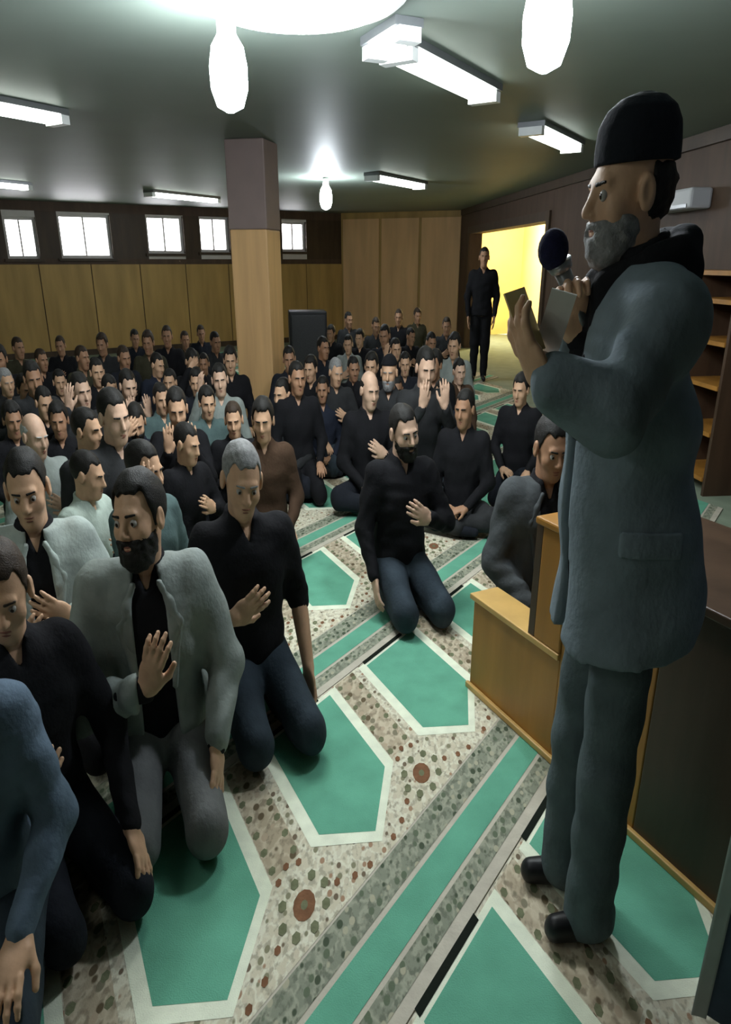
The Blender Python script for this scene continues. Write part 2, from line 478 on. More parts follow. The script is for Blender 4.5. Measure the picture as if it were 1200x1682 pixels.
M_RUST = mat('woven_rust', (0.20, 0.10, 0.055), 0.95, 0.2, 40, 0.3, 0.1)
M_OLIVE = mat('woven_olive', (0.16, 0.17, 0.10), 0.95, 0.2, 40, 0.3, 0.1)
def disc(a, b, r, n=8, st=1.0):
    return [(a + r * math.cos(2 * math.pi * i / n) / 0.6, b + st * r * math.sin(2 * math.pi * i / n) / 1.04) for i in range(n)]
def inside(p, marg=0.12):
    for i in range(len(ROOM)):
        a = ROOM[i]; b = ROOM[(i + 1) % len(ROOM)]
        d = unit(b - a); n = np.array([-d[1], d[0]])
        if np.dot(p - a, n) < marg: return False
    return True
ordn = ['first', 'second', 'third', 'fourth', 'fifth', 'sixth', 'seventh', 'eighth', 'ninth', 'tenth', 'eleventh', 'twelfth']
def rect(a0, a1, b0, b1): return [(a0, b0), (a1, b0), (a1, b1), (a0, b1)]
def niche_poly(c, w, b0, bs, ba): return [(c - w, b0), (c + w, b0), (c + w, bs), (c, ba), (c - w, bs)]
row_i = 0
for k in range(1, -12, -1):
    b0, b1 = k - 0.61, k + 0.39
    cand = [a for a in range(-22, 30) if all(inside(lat(a + da, bb)) for da in (-0.5, 0.5) for bb in (b0, b1))]
    if not cand: continue
    a0, a1 = min(cand) - 0.5, max(cand) + 0.5
    near = [a for a in cand if k >= -3 and -7 + abs(0) <= a <= 12]
    if k >= 0: near = [a for a in cand if -4 <= a <= 4]
    lab = {1: 'green and cream prayer carpet roll under the feet of the man with the microphone',
           0: 'green and cream prayer carpet roll of the front row, ending in a long green stripe'}.get(k,
           'green and cream prayer carpet roll, %s back from the front row' % ordn[-k - 1] if k < 0 else '')
    row = empty('prayer_carpet', (0, 0, 0), 0, lab, 'carpet', 'rolls of prayer carpet')
    m = MB(); q = [lat(a0, b0 + 0.002), lat(a0, b1 - 0.002), lat(a1, b1 - 0.002), lat(a1, b0 + 0.002)]
    m.hexa([(*p, 0.0) for p in q], [(*p, 0.008) for p in q]); m.build('backing', M_PINK, row)
    e = 0.003
    flat('floral_field', [rect(a0 + e, a1 - e, b0 + .004, k + 0.075)], 0.0090, M_FLORAL, row)
    flat('olive_border', [rect(a0 + e, a1 - e, k + 0.082, k + 0.172)], 0.0090, M_BORDER, row)
    flat('olive_border', [rect(a0 + e, a1 - e, k + 0.296, k + 0.352)], 0.0090, M_BORDER, row)
    flat('green_stripe', [rect(a0 + e, a1 - e, k + 0.188, k + 0.282)], 0.0092, M_GREEN, row)
    for a in near:
        flat('column_band', [rect(a + 0.40, a + 0.60, k - 0.60, k - 0.15)], 0.0096, M_COLUMN, row)
        outl = flat('niche_outline', [niche_poly(a + .03, 0.365, k - 0.598, k - 0.135, k + 0.035)], 0.0100, M_CREAM, row)
        flat('niche_field', [niche_poly(a + .03, 0.292, k - 0.578, k - 0.145, k - 0.005)], 0.0106, M_GREEN, outl)
        if k >= -1:
            dots = [disc(a + da, k - 0.57 + 0.066 * j, .014, 6) for da in (.425, .575) for j in range(7)]
            flat('dot_rows', dots, 0.0099, M_OLIVE, row)['kind'] = 'stuff'
            ro = flat('rosette', [disc(a + .5, k - .02, .040, 12)], 0.0099, M_RUST, row)
            flat('rosette_heart', [disc(a + .5, k - .02, .013, 8)], 0.0102, M_OLIVE, ro)
            flat('petals', [disc(a + .5 + .085 * math.cos(t) / .6, k - .02 + .070 * math.sin(t) / 1.04, .016, 6) for t in [math.pi * j / 4 for j in range(8)]], 0.0102, M_OLIVE, ro)['kind'] = 'stuff'
            flat('sprigs', [disc(a + .5 + dx, k - .13 + dy, .012, 6) for dx, dy in ((-.07, 0), (.07, 0), (0, -.02), (-.2, .14), (.2, .14), (-.3, .17), (.3, .17), (-.4, .185), (.4, .185))], 0.0102, M_RUST, ro)['kind'] = 'stuff'
        flat('niche_foot', [rect(a - 0.27, a + 0.22, k - 0.612, k - 0.590)], 0.0110, M_BLACK, row)
    if not near:
        flat('niche_outlines', [niche_poly(a + .03, 0.365, k - 0.598, k - 0.135, k + 0.035) for a in cand], 0.0100, M_CREAM, row)['kind'] = 'stuff'
        flat('niche_fields', [niche_poly(a + .03, 0.292, k - 0.578, k - 0.145, k - 0.005) for a in cand], 0.0106, M_GREEN, row)['kind'] = 'stuff'
CZ = 0.011   # top of the carpets

# ------------------------------------------------------------------ wooden pulpit
pd = unit(np.array([0.459, -0.948])); pn = np.array([-pd[1], pd[0]])      # pn points right, away from the crowd
P0 = at(770, 1130)[:2]
pul = empty('pulpit', (0, 0, 0), 0, 'golden oak pulpit with low front panel and corner post behind the standing man', 'pulpit')
def pp(t): return P0 + pd * t
T1 = 0.475
m = MB(); m.slab(pp(0), pp(T1), 0.0, 0.10, CZ, 0.385); m.build('low_panel', OAK, pul, bevel=0.004)
m = MB(); m.slab(pp(-0.012), pp(T1), -0.012, 0.112, 0.386, 0.408); m.build('top_rail', OAKL, pul, bevel=0.003)
m = MB(); m.slab(pp(-0.006), pp(1.30), -0.016, -0.001, CZ, 0.034); m.build('base_moulding', OAKL, pul, bevel=0.003)
m = MB(); m.slab(pp(T1 - 0.125), pp(T1 + 0.0), -0.008, 0.13, 0.409, 0.80); m.slab(pp(T1 - 0.15), pp(T1 + 0.012), -0.02, 0.15, 0.80, 0.825); m.build('corner_post', OAK, pul, bevel=0.006)
m = MB(); m.slab(pp(T1 - 0.155), pp(T1 - 0.126), -0.006, 0.12, 0.409, 0.798); m.build('post_edge', WALNUT, pul)
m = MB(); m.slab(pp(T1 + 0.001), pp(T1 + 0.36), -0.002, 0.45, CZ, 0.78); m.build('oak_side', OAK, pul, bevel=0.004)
m = MB(); m.slab(pp(T1 + 0.361), pp(1.30), -0.002, 0.45, CZ, 0.78); m.build('shaded_side', WALNUT, pul, bevel=0.004)  # rest of the same front, its shadow put into a darker wood colour
m = MB(); m.slab(pp(T1 + 0.02), pp(1.33), -0.03, 0.48, 0.781, 0.806); m.build('top_board', WALNUT, pul, bevel=0.004)

# ------------------------------------------------------------------ curtain at the right edge
E0 = at(1133, 1682)[:2]
cur = empty('curtain', (E0[0], E0[1], 0), 0, 'dark blue curtain with a pale edge band hanging at the right border', 'curtain')
navy = mat('navy_curtain_cloth', (0.06, 0.09, 0.14), 0.85, 0.15, 12, 0.2, 0.2)
def sheet(x0, x1, y0, n, wav):
    m = MB(); vs = []; fs = []
    for i in range(n + 1):
        t = x0 + (x1 - x0) * i / n
        y = y0 + wav * math.sin(t * 42) + 0.4 * wav * math.sin(t * 77 + 1)
        px, py = t * 0.9, t * -0.42
        for zz, th in ((0.03, 0), (ZC - 0.05, 0)):
            for s2 in (-1, 1):
                vs.append((px + 0.42 * (y + 0.003 * s2), py + 0.9 * (y + 0.003 * s2), zz))
    for i in range(n):
        a = i * 4; b = a + 4
        fs += [(a, b, b + 2, a + 2), (a + 1, a + 3, b + 3, b + 1), (a, a + 1, b + 1, b), (a + 2, b + 2, b + 3, a + 3)]
    fs += [(0, 2, 3, 1), (n * 4, n * 4 + 1, n * 4 + 3, n * 4 + 2)]
    m.add(vs, fs); return m
sheet(0.028, 0.75, 0.0, 90, 0.016).build('cloth', navy, cur, True)
sheet(-0.002, 0.027, 0.0, 6, 0.004).build('edge_band', mat('pale_band_cloth', (0.42, 0.47, 0.48), 0.8, 0.06, 20), cur, True)
m = MB(); m.tube((-0.02, 0.01, ZC - 0.03), (0.72, -0.34, ZC - 0.03), 0.012); m.build('rail', GREYM, cur)

# ------------------------------------------------------------------ things by the far right wall
sx0 = along_right(1200, 600)[0] - 0.5; sx1 = along_right(1140, 600)[0]
sh = empty('bookshelf', (0, 0, 0), 0, 'open brown wooden shelf unit against the dark right wall', 'shelf')
m = MB(); m.slab(rp(sx0), rp(sx1), 0.025, 0.05, 0, 1.5); m.build('back_panel', BROWN, sh)
for t in (sx0, (sx0 + sx1) / 2, sx1 - 0.03):
    m = MB(); m.slab(rp(t), rp(t + 0.03), 0.05, 0.36, 0, 1.5); m.build('upright', WALNUT, sh)
for zz in (0.1, 0.42, 0.74, 1.03, 1.30, 1.48):
    m = MB(); m.slab(rp(sx0 + .03), rp((sx0 + sx1) / 2), 0.05, 0.37, zz, zz + 0.03); m.build('shelf_board', OAK, sh)
    m = MB(); m.slab(rp((sx0 + sx1) / 2 + .03), rp(sx1 - .03), 0.05, 0.37, zz, zz + 0.03); m.build('shelf_board', OAK, sh)
bc = [((0.30, 0.11, 0.03), 'orange brown'), ((0.10, 0.05, 0.03), 'dark brown'), ((0.42, 0.22, 0.07), 'tan')]
for i, (zz, c, nm) in enumerate([(0.77, 0, 'stack'), (0.83, 2, 'stack'), (1.06, 2, 'stack'), (1.11, 1, 'stack')]):
    t = (sx0 + sx1) / 2 + 0.12
    m = MB(); m.slab(rp(t), rp(t + 0.30), 0.12, 0.34, zz + .001, zz + 0.012); m.slab(rp(t), rp(t + 0.30), 0.12, 0.34, zz + .040, zz + 0.05); m.slab(rp(t), rp(t + 0.30), 0.12, 0.13, zz + .012, zz + 0.04)
    o = m.build('book', mat('book_cover_%d' % c, bc[c][0], 0.5))
    m = MB(); m.slab(rp(t + .005), rp(t + 0.295), 0.131, 0.335, zz + .012, zz + 0.04); m.build('page_block', mat('paper', (0.7, 0.66, 0.55), 0.9), o)
    tag(o, '%s book lying %s on the %s shelf by the right wall' % (bc[c][1], ['lowest of its pile', 'topmost of its pile'][i % 2], ['middle', 'upper'][i // 2]), 'book', 'books on the wall shelf')
wb = at_wall(1130, 331, RW0, RW1); wt = along_right(1130, 331)[0]
o = empty('wall_unit', (0, 0, 0), 0, 'white air conditioner unit on the dark wall behind the tall cap', 'air conditioner')
m = MB(); m.slab(rp(wt - 0.36), rp(wt + 0.36), 0.002, 0.18, wb[2] - 0.075, wb[2] + 0.075); m.build('casing', mat('grey_white_plastic', (0.42, 0.43, 0.45), 0.5), o, bevel=0.02)
m = MB(); m.slab(rp(wt - 0.32), rp(wt + 0.32), 0.181, 0.186, wb[2] - 0.065, wb[2] - 0.04); m.build('outlet_flap', GREYM, o)

# black loudspeaker far back
q = at(504, 510, 0.95)
o = empty('loudspeaker', (q[0], q[1], 0), math.radians(8), 'black floor loudspeaker standing among the crowd right of the column', 'loudspeaker')
m = MB(); m.box(-0.25, 0.25, -0.2, 0.2, 0, 0.95); m.build('cabinet', BLACKM, o, bevel=0.015)
m = MB(); m.box(-0.22, 0.22, -0.212, -0.201, 0.05, 0.9); m.build('grille', mat('speaker_grille', (0.03, 0.03, 0.032), 0.6, 0.3, 200), o, bevel=0.004)
m = MB(); m.box(-0.05, 0.05, -0.218, -0.213, 0.08, 0.1); m.build('badge', GREYM, o)

# ================================================================== people: implicit surfaces
def cone(p, q, r0, r1):
    p = np.array(p, float); q = np.array(q, float); r0 = float(r0); r1 = float(r1)
    lo = np.minimum(p - r0, q - r1); hi = np.maximum(p + r0, q + r1)
    d = q - p; L2 = max(1e-9, float(d @ d))
    def f(X, Y, Z):
        ax = X - p[0]; ay = Y - p[1]; az = Z - p[2]
        t = np.clip((ax * d[0] + ay * d[1] + az * d[2]) / L2, 0, 1)
        return np.sqrt((ax - t * d[0]) ** 2 + (ay - t * d[1]) ** 2 + (az - t * d[2]) ** 2) - (r0 + (r1 - r0) * t)
    return (lo, hi, f)

def ell(c, r, R=None):
    c = np.array(c, float); r = np.array(r, float)
    R = np.eye(3) if R is None else np.array(R, float)
    ext = np.sqrt(((R * r) ** 2).sum(axis=1))
    def f(X, Y, Z):
        ax = X - c[0]; ay = Y - c[1]; az = Z - c[2]
        l = [ax * R[0, i] + ay * R[1, i] + az * R[2, i] for i in range(3)]
        k0 = np.sqrt(sum((l[i] / r[i]) ** 2 for i in range(3)))
        k1 = np.sqrt(sum((l[i] / r[i] ** 2) ** 2 for i in range(3))) + 1e-6
        return k0 * (k0 - 1) / k1
    return (c - ext, c + ext, f)

def loft(prof, inf=0.0, z0=None, z1=None, e=2.4):
    """prof rows: z, cx, cy, rx, ry"""
    P = np.array(prof, float)
    z0 = P[0, 0] if z0 is None else z0; z1 = P[-1, 0] if z1 is None else z1
    lo = np.array([(P[:, 1] - P[:, 3]).min() - inf, (P[:, 2] - P[:, 4]).min() - inf, z0])
    hi = np.array([(P[:, 1] + P[:, 3]).max() + inf, (P[:, 2] + P[:, 4]).max() + inf, z1])
    def f(X, Y, Z):
        zf = Z.ravel()
        g = lambda i: np.interp(zf, P[:, 0], P[:, i]).reshape(Z.shape)
        cx, cy, rx, ry = g(1), g(2), g(3) + inf, g(4) + inf
        k = (np.abs((X - cx) / rx) ** e + np.abs((Y - cy) / ry) ** e) ** (1 / e)
        d = (k - 1) * np.minimum(rx, ry)
        return np.maximum(d, np.maximum(z0 - Z, Z - z1))
    return (lo, hi, f)

class Field:
    def __init__(s, cell): s.cell = cell; s.ops = []
    def add(s, prim, k=0.03): s.ops.append((prim, k, 1)); return s
    def sub(s, prim, k=0.01): s.ops.append((prim, k, -1)); return s
    def cut(s, fn): s.ops.append((fn, 0, 0)); return s       # fn > 0 is removed
    def solve(s):
        add = [o[0] for o in s.ops if o[2] == 1]
        c = s.cell
        lo = np.min([a[0] for a in add], axis=0) - 3 * c - 0.02; hi = np.max([a[1] for a in add], axis=0) + 3 * c + 0.02
        n = np.ceil((hi - lo) / c).astype(int) + 1
        ax = [(lo[i] + c * np.arange(n[i])).astype(np.float32) for i in range(3)]
        D = np.full(n, 1.0, np.float32)
        for prim, k, op in s.ops:
            if op == 0:
                D = np.maximum(D, prim(ax[0][:, None, None], ax[1][None, :, None], ax[2][None, None, :]))
                continue
            g = k + 3 * c
            i0 = np.maximum(0, np.floor((prim[0] - g - lo) / c).astype(int)); i1 = np.minimum(n, np.ceil((prim[1] + g - lo) / c).astype(int) + 1)
            if (i1 <= i0).any(): continue
            sl = tuple(slice(i0[j], i1[j]) for j in range(3))
            X, Y, Z = ax[0][sl[0]][:, None, None], ax[1][sl[1]][None, :, None], ax[2][sl[2]][None, None, :]
            d = prim[2](X, Y, Z).astype(np.float32)
            A = D[sl]
            if op == 1:
                h = np.clip(0.5 + 0.5 * (d - A) / k, 0, 1); D[sl] = d * (1 - h) + A * h - k * h * (1 - h)
            else:
                d = -d
                h = np.clip(0.5 - 0.5 * (d - A) / k, 0, 1); D[sl] = d * (1 - h) + A * h + k * h * (1 - h)
        return nets(D, lo, c)

def nets(D, lo, c):
    S = D < 0
    n = D.shape
    C = np.zeros((n[0] - 1, n[1] - 1, n[2] - 1), np.int8)
    cor = [(i, j, k) for i in (0, 1) for j in (0, 1) for k in (0, 1)]
    for i, j, k in cor: C += S[i:n[0] - 1 + i, j:n[1] - 1 + j, k:n[2] - 1 + k]
    I, J, K = np.nonzero((C > 0) & (C < 8))
    if len(I) == 0: return np.zeros((0, 3)), np.zeros((0, 4), int)
    idx = np.full(C.shape, -1, np.int64); idx[I, J, K] = np.arange(len(I))
    P = np.zeros((len(I), 3)); cnt = np.zeros(len(I))
    val = {q: D[I + q[0], J + q[1], K + q[2]].astype(float) for q in cor}
    for axn in range(3):
        for q in cor:
            if q[axn] == 1: continue
            q2 = list(q); q2[axn] = 1; q2 = tuple(q2)
            a, b = val[q], val[q2]
            x = (a < 0) != (b < 0)
            t = np.where(x, a / np.where(x, a - b, 1), 0)
            e = np.tile(np.array(q, float), (len(I), 1)); e[:, axn] += t
            P[x] += e[x]; cnt[x] += 1
    P /= cnt[:, None]
    P += np.stack([I, J, K], 1)
    V_ = lo + c * P
    quads = []
    for axn in range(3):
        o1, o2 = [(1, 2), (2, 0), (0, 1)][axn]
        sl0 = [slice(None)] * 3; sl1 = [slice(None)] * 3
        sl0[axn] = slice(0, n[axn] - 1); sl1[axn] = slice(1, n[axn])
        for o in (o1, o2):
            sl0[o] = slice(1, n[o] - 1); sl1[o] = slice(1, n[o] - 1)
        a = S[tuple(sl0)]; b = S[tuple(sl1)]
        E = np.stack(np.nonzero(a != b), 1)
        if len(E) == 0: continue
        sg = a[E[:, 0], E[:, 1], E[:, 2]]
        base = E.copy(); base[:, o1] += 1; base[:, o2] += 1
        def cell(d1, d2):
            q = base.copy(); q[:, o1] -= d1; q[:, o2] -= d2
            return idx[q[:, 0], q[:, 1], q[:, 2]]
        Q = np.stack([cell(1, 1), cell(0, 1), cell(0, 0), cell(1, 0)], 1)
        Q[~sg] = Q[~sg][:, ::-1]
        quads.append(Q)
    return V_, np.concatenate(quads)

def to_mesh(name, parts, m, z_min=None):
    vs = []; fs = []; n = 0
    for v, f in parts:
        vs.append(v); fs.append(f + n); n += len(v)
    v = np.concatenate(vs); f = np.concatenate(fs)
    if z_min is not None: v[:, 2] = np.maximum(v[:, 2], z_min)
    me = bpy.data.meshes.new(name)
    me.vertices.add(len(v)); me.vertices.foreach_set('co', v.astype(np.float32).ravel())
    me.loops.add(len(f) * 4); me.loops.foreach_set('vertex_index', f.astype(np.int32).ravel())
    me.polygons.add(len(f)); me.polygons.foreach_set('loop_start', np.arange(0, len(f) * 4, 4, dtype=np.int32))
    me.polygons.foreach_set('use_smooth', np.ones(len(f), bool))
    me.materials.append(m)
    me.update(calc_edges=True); me.validate()
    return me

def wrinkle(prim, amp, seed, wl=0.12):
    rng = np.random.RandomState(seed)
    ks = [(lambda d: d / np.linalg.norm(d) * 2 * math.pi / (wl * rng.uniform(0.55, 1.7)))(rng.normal(size=3) * [1, 1, 1.3]) for _ in range(6)]
    ph = rng.uniform(0, 6.28, 6)
    lo, hi, f = prim
    def g(X, Y, Z):
        d = f(X, Y, Z)
        w = sum(np.sin(k[0] * X + k[1] * Y + k[2] * Z + p) for k, p in zip(ks, ph))
        return d + amp * w / 2.4
    return (lo - amp * 2, hi + amp * 2, g)

def rot(yaw=0, pitch=0, roll=0):
    return np.array(Matrix.Rotation(yaw, 3, 'Z') @ Matrix.Rotation(pitch, 3, 'X') @ Matrix.Rotation(roll, 3, 'Y'))

class HeadFrame:
    def __init__(s, c, R, k=1.0): s.c = np.array(c, float); s.R = R; s.k = k
    def p(s, q): return s.c + s.R @ (np.array(q, float) * s.k)
    def ell(s, c, r): return ell(s.p(c), np.array(r) * s.k, s.R)
    def cone(s, a, b, r0, r1): return cone(s.p(a), s.p(b), r0 * s.k, r1 * s.k)
    def loc(s, X, Y, Z):
        ax = X - s.c[0]; ay = Y - s.c[1]; az = Z - s.c[2]
        return [(ax * s.R[0, i] + ay * s.R[1, i] + az * s.R[2, i]) / s.k for i in range(3)]

def head_field(hf, neck, cell):
    g = Field(cell)
    g.add(hf.ell((0, -.015, .03), (.076, .098, .088)))
    g.add(hf.ell((0, .03, -.03), (.061, .066, .088)), .03)
    g.add(hf.ell((0, .056, -.095), (.034, .03, .024)), .035)
    for s in (-1, 1): g.add(hf.ell((s * .042, .058, -.03), (.022, .022, .022)), .02)
    g.add(cone(hf.p((0, -.03, -.05)), neck, .053, .06), .03)
    g.add(hf.ell((0, .082, .020), (.048, .014, .012)), .018)
    for s in (-1, 1): g.sub(hf.ell((s * .031, .102, -.001), (.018, .016, .012)), .012)
    g.add(hf.cone((0, .090, .010), (0, .113, -.028), .008, .0125), .012)
    for s in (-1, 1): g.add(hf.ell((s * .011, .100, -.034), (.008, .010, .007)), .008)
    g.add(hf.ell((0, .088, -.060), (.023, .010, .006)), .007)
    g.add(hf.ell((0, .086, -.071), (.020, .010, .007)), .007)
    for s in (-1, 1):
        g.add(hf.ell((s * .083, -.006, -.004), (.012, .022, .034)), .006)
        g.sub(hf.ell((s * .097, -.002, -.002), (.009, .012, .020)), .005)
    return g

def hair_field(hf, cell, style):
    g = Field(cell)
    if style in ('short', 'thick'):
        t = .0065 if style == 'short' else .013
        g.add(wrinkle(hf.ell((0, -.02, .034), (.076 + t, .098 + t, .088 + t)), .0012, 3, .05))
        def keep(X, Y, Z):
            x, y, z = hf.loc(X, Y, Z)
            ax = np.abs(x)
            front = 0.014 - (-.6 * y + .8 * z) + .022 * np.exp(-((ax - .052) / .016) ** 2) * (y > .035)
            front = front - .040 * np.exp(-((y - .008) / .016) ** 2) * (ax > .05)
            front = front + .003 * np.sin(x * 190) + .003 * np.sin(x * 83 + y * 120)
            return front * hf.k
        g.cut(keep)
    elif style == 'fringe':          # bald on top
        g.add(wrinkle(hf.ell((0, -.02, .020), (.082, .101, .082)), .001, 4, .05))
        def keep(X, Y, Z):
            x, y, z = hf.loc(X, Y, Z)
            a = 0.012 - (-.6 * y + .8 * z)
            b = z - (.065 - .25 * np.clip(y, 0, 1))
            return np.maximum(a, b) * hf.k
        g.cut(keep)
    elif style == 'cap':             # small knitted cap
        g.add(hf.ell((0, -.018, .045), (.085, .106, .090)))
        def keep(X, Y, Z):
            x, y, z = hf.loc(X, Y, Z)
            return (.055 - (z + .12 * (-y))) * hf.k
        g.cut(keep)
    elif style == 'tall_cap':
        prof = [(.050, 0, -.018, .088, .108), (.08, 0, -.018, .088, .108), (.115, 0, -.019, .084, .103), (.142, 0, -.021, .070, .086), (.160, 0, -.024, .044, .056), (.169, 0, -.024, .012, .016)]
        pr = loft(prof, e=2.1)
        lo, hi, f = pr
        rr = .25 * hf.k
        def fn(X, Y, Z):
            x, y, z = hf.loc(X, Y, Z)
            x, y, z = np.broadcast_arrays(x, y, z)
            return f(x, y, z) * hf.k
        c = hf.p((0, 0, .1))
        g.add((c - .17, c + .17, fn))
    return g

def beard_field(hf, cell, long=False):
    g = Field(cell)
    g.add(wrinkle(hf.ell((0, .028, -.055), (.068, .076, .082)), .003, 8, .025))
    g.add(wrinkle(hf.ell((0, .058, -.100), (.042, .040, .034)), .003, 9, .025), .03)
    if long: g.add(wrinkle(hf.ell((0, .062, -.130), (.040, .036, .045)), .004, 10, .025), .03)
    def keep(X, Y, Z):
        x, y, z = hf.loc(X, Y, Z)
        a = z + .030 + .16 * np.clip(y, -.1, .2)          # below ear-to-moustache line
        b = (-.015 - y)                                     # in front of the ears
        return np.maximum(a, b) * hf.k
    g.cut(keep)
    g.sub(hf.ell((0, .105, -.066), (.022, .016, .008)), .004)
    return g

def hand_field(wrist, d, nrm, curl, side, cell, k=1.0, elbow=None, thumb_in=0.3):
    wrist = np.array(wrist, float); d = unit(np.array(d, float))
    nrm = np.array(nrm, float); nrm = unit(nrm - d * (nrm @ d))
    s = np.cross(nrm, d) * side      # towards the thumb
    g = Field(cell)
    R = np.stack([s, d, nrm], 1)
    if elbow is not None:
        e = np.array(elbow, float)
        g.add(cone(wrist + (e - wrist) * 0.8, wrist, .040, .027), .02)
    g.add(ell(wrist + d * .048 * k, (.040 * k, .056 * k, .017 * k), R), .02)
    g.add(ell(wrist + d * .028 * k + s * .024 * k + nrm * .006, (.018 * k, .034 * k, .015 * k), R), .015)
    for off, L, sp in ((.030, .072, .10), (.010, .082, .03), (-.010, .076, -.04), (-.029, .060, -.12)):
        p = wrist + (d * .092 - abs(off - .005) * .25 * d + s * off) * k
        ang = curl * 0.5
        dirn = unit(d + s * sp)
        r = .0098 * k
        for seg, fr in enumerate((.45, .30, .25)):
            dd = dirn * math.cos(ang) + nrm * math.sin(ang)
            q = p + dd * L * fr * k
            g.add(cone(p, q, r, r * .9), .006)
            p = q; r *= .9; ang += curl * 1.1
    p = wrist + (d * .030 + s * .034 + nrm * .004) * k
    dd = unit(d * .75 + s * .75 * (1 - thumb_in) + nrm * (.2 + .6 * thumb_in))
    q = p + dd * .042 * k; g.add(cone(p, q, .0135 * k, .0115 * k), .012)
    dd2 = unit(d * .95 + s * .25 * (1 - thumb_in) + nrm * (.25 + .5 * curl))
    g.add(cone(q, q + dd2 * .034 * k, .0112 * k, .009 * k), .006)
    return g

SKIN = [mat('skin_warm', (0.56, 0.34, 0.215), 0.55, 0.10, 25, 0.08, 0.4), mat('skin_pale', (0.60, 0.39, 0.28), 0.55, 0.10, 25, 0.08, 0.4), mat('skin_tan', (0.36, 0.195, 0.115), 0.55, 0.10, 25, 0.08, 0.4)]
HAIRM = {'black': mat('hair_black', (0.010, 0.009, 0.008), 0.6, 0.3, 80, 0.3), 'brown': mat('hair_brown', (0.035, 0.022, 0.014), 0.6, 0.3, 80, 0.3),
         'grey': mat('hair_grey', (0.22, 0.22, 0.22), 0.7, 0.25, 80, 0.3), 'white': mat('hair_white', (0.45, 0.45, 0.44), 0.7, 0.2, 80, 0.3)}
CLOTH = {}
for nm, c in dict(iron=(0.06, 0.066, 0.07), black=(0.010, 0.010, 0.012), ink=(0.014, 0.016, 0.022), charcoal=(0.028, 0.029, 0.031), navy=(0.018, 0.022, 0.036), olive=(0.045, 0.042, 0.026),
                  teal=(0.075, 0.115, 0.115), grey=(0.25, 0.28, 0.265), palegrey=(0.36, 0.41, 0.385), mint=(0.40, 0.47, 0.42), slate=(0.115, 0.15, 0.165), denim=(0.10, 0.14, 0.19),
                  darkdenim=(0.035, 0.048, 0.062), trouser_grey=(0.16, 0.165, 0.165), coat=(0.165, 0.205, 0.235), coat_trouser=(0.085, 0.11, 0.12), brown=(0.06, 0.035, 0.022)).items():
    CLOTH[nm] = mat('cloth_' + nm, c, 0.9, 0.14, 14, 0.25, 0.15, bump_scale=60)
LIPS = mat('lip_skin', (0.26, 0.105, 0.075), 0.5, 0.1, 60)
EYEW = mat('eye_white', (0.34, 0.32, 0.30), 0.35, 0.03, 30)
EYEI = mat('iris_dark', (0.02, 0.012, 0.008), 0.2, 0.1, 30)

TORSO = [(.13, 0, -.05, .15, .12), (.20, 0, -.05, .172, .142), (.27, 0, -.045, .170, .138), (.40, 0, -.03, .152, .118), (.50, 0, -.02, .164, .124), (.60, 0, -.015, .178, .124),
         (.665, 0, -.018, .178, .108), (.71, 0, -.022, .150, .088), (.745, 0, -.022, .085, .066), (.775, 0, -.018, .058, .056)]
def shift(prof, f): return [(z + dz, cx, cy + f(z), rx, ry) for (z, cx, cy, rx, ry) in prof for dz in (0,)]

ARMS = {  # right side; elbow, wrist, finger direction, palm normal, curl
    'thigh': ((.255, .00, .43), (.17, .20, .29), (-.15, .95, -.30), (0, -.3, -1), .25),
    'chest': ((.285, .075, .44), (.105, .195, .505), (-.85, .10, .48), (-.15, -1, .0), .22),
    'chestlow': ((.27, .03, .40), (.13, .215, .44), (-.75, .25, .55), (-.2, -1, .1), .2),
    'raised': ((.31, .14, .58), (.215, .22, .82), (-.15, .05, 1), (-.7, -.5, 0), .2),
    'face': ((.22, .20, .50), (.10, .30, .69), (-.1, .15, 1), (0, -1, .1), .2),
    'brow': ((.28, .20, .62), (.12, .215, .85), (-.75, -.05, .55), (-.1, -1, .1), .3),
    'hang': ((.255, -.01, .42), (.235, .13, .21), (.0, .45, -.9), (-1, .0, 0), .3),
    'lap': ((.26, .02, .43), (.10, .23, .30), (-.8, .5, -.1), (0, -.3, -1), .3)}

def arm(side, key):
    a = ARMS[key] if isinstance(key, str) else key
    mx = np.array([1, 1, 1]) if side > 0 else np.array([-1, 1, 1])
    return [np.array(a[i], float) * mx for i in range(4)] + [a[4]]

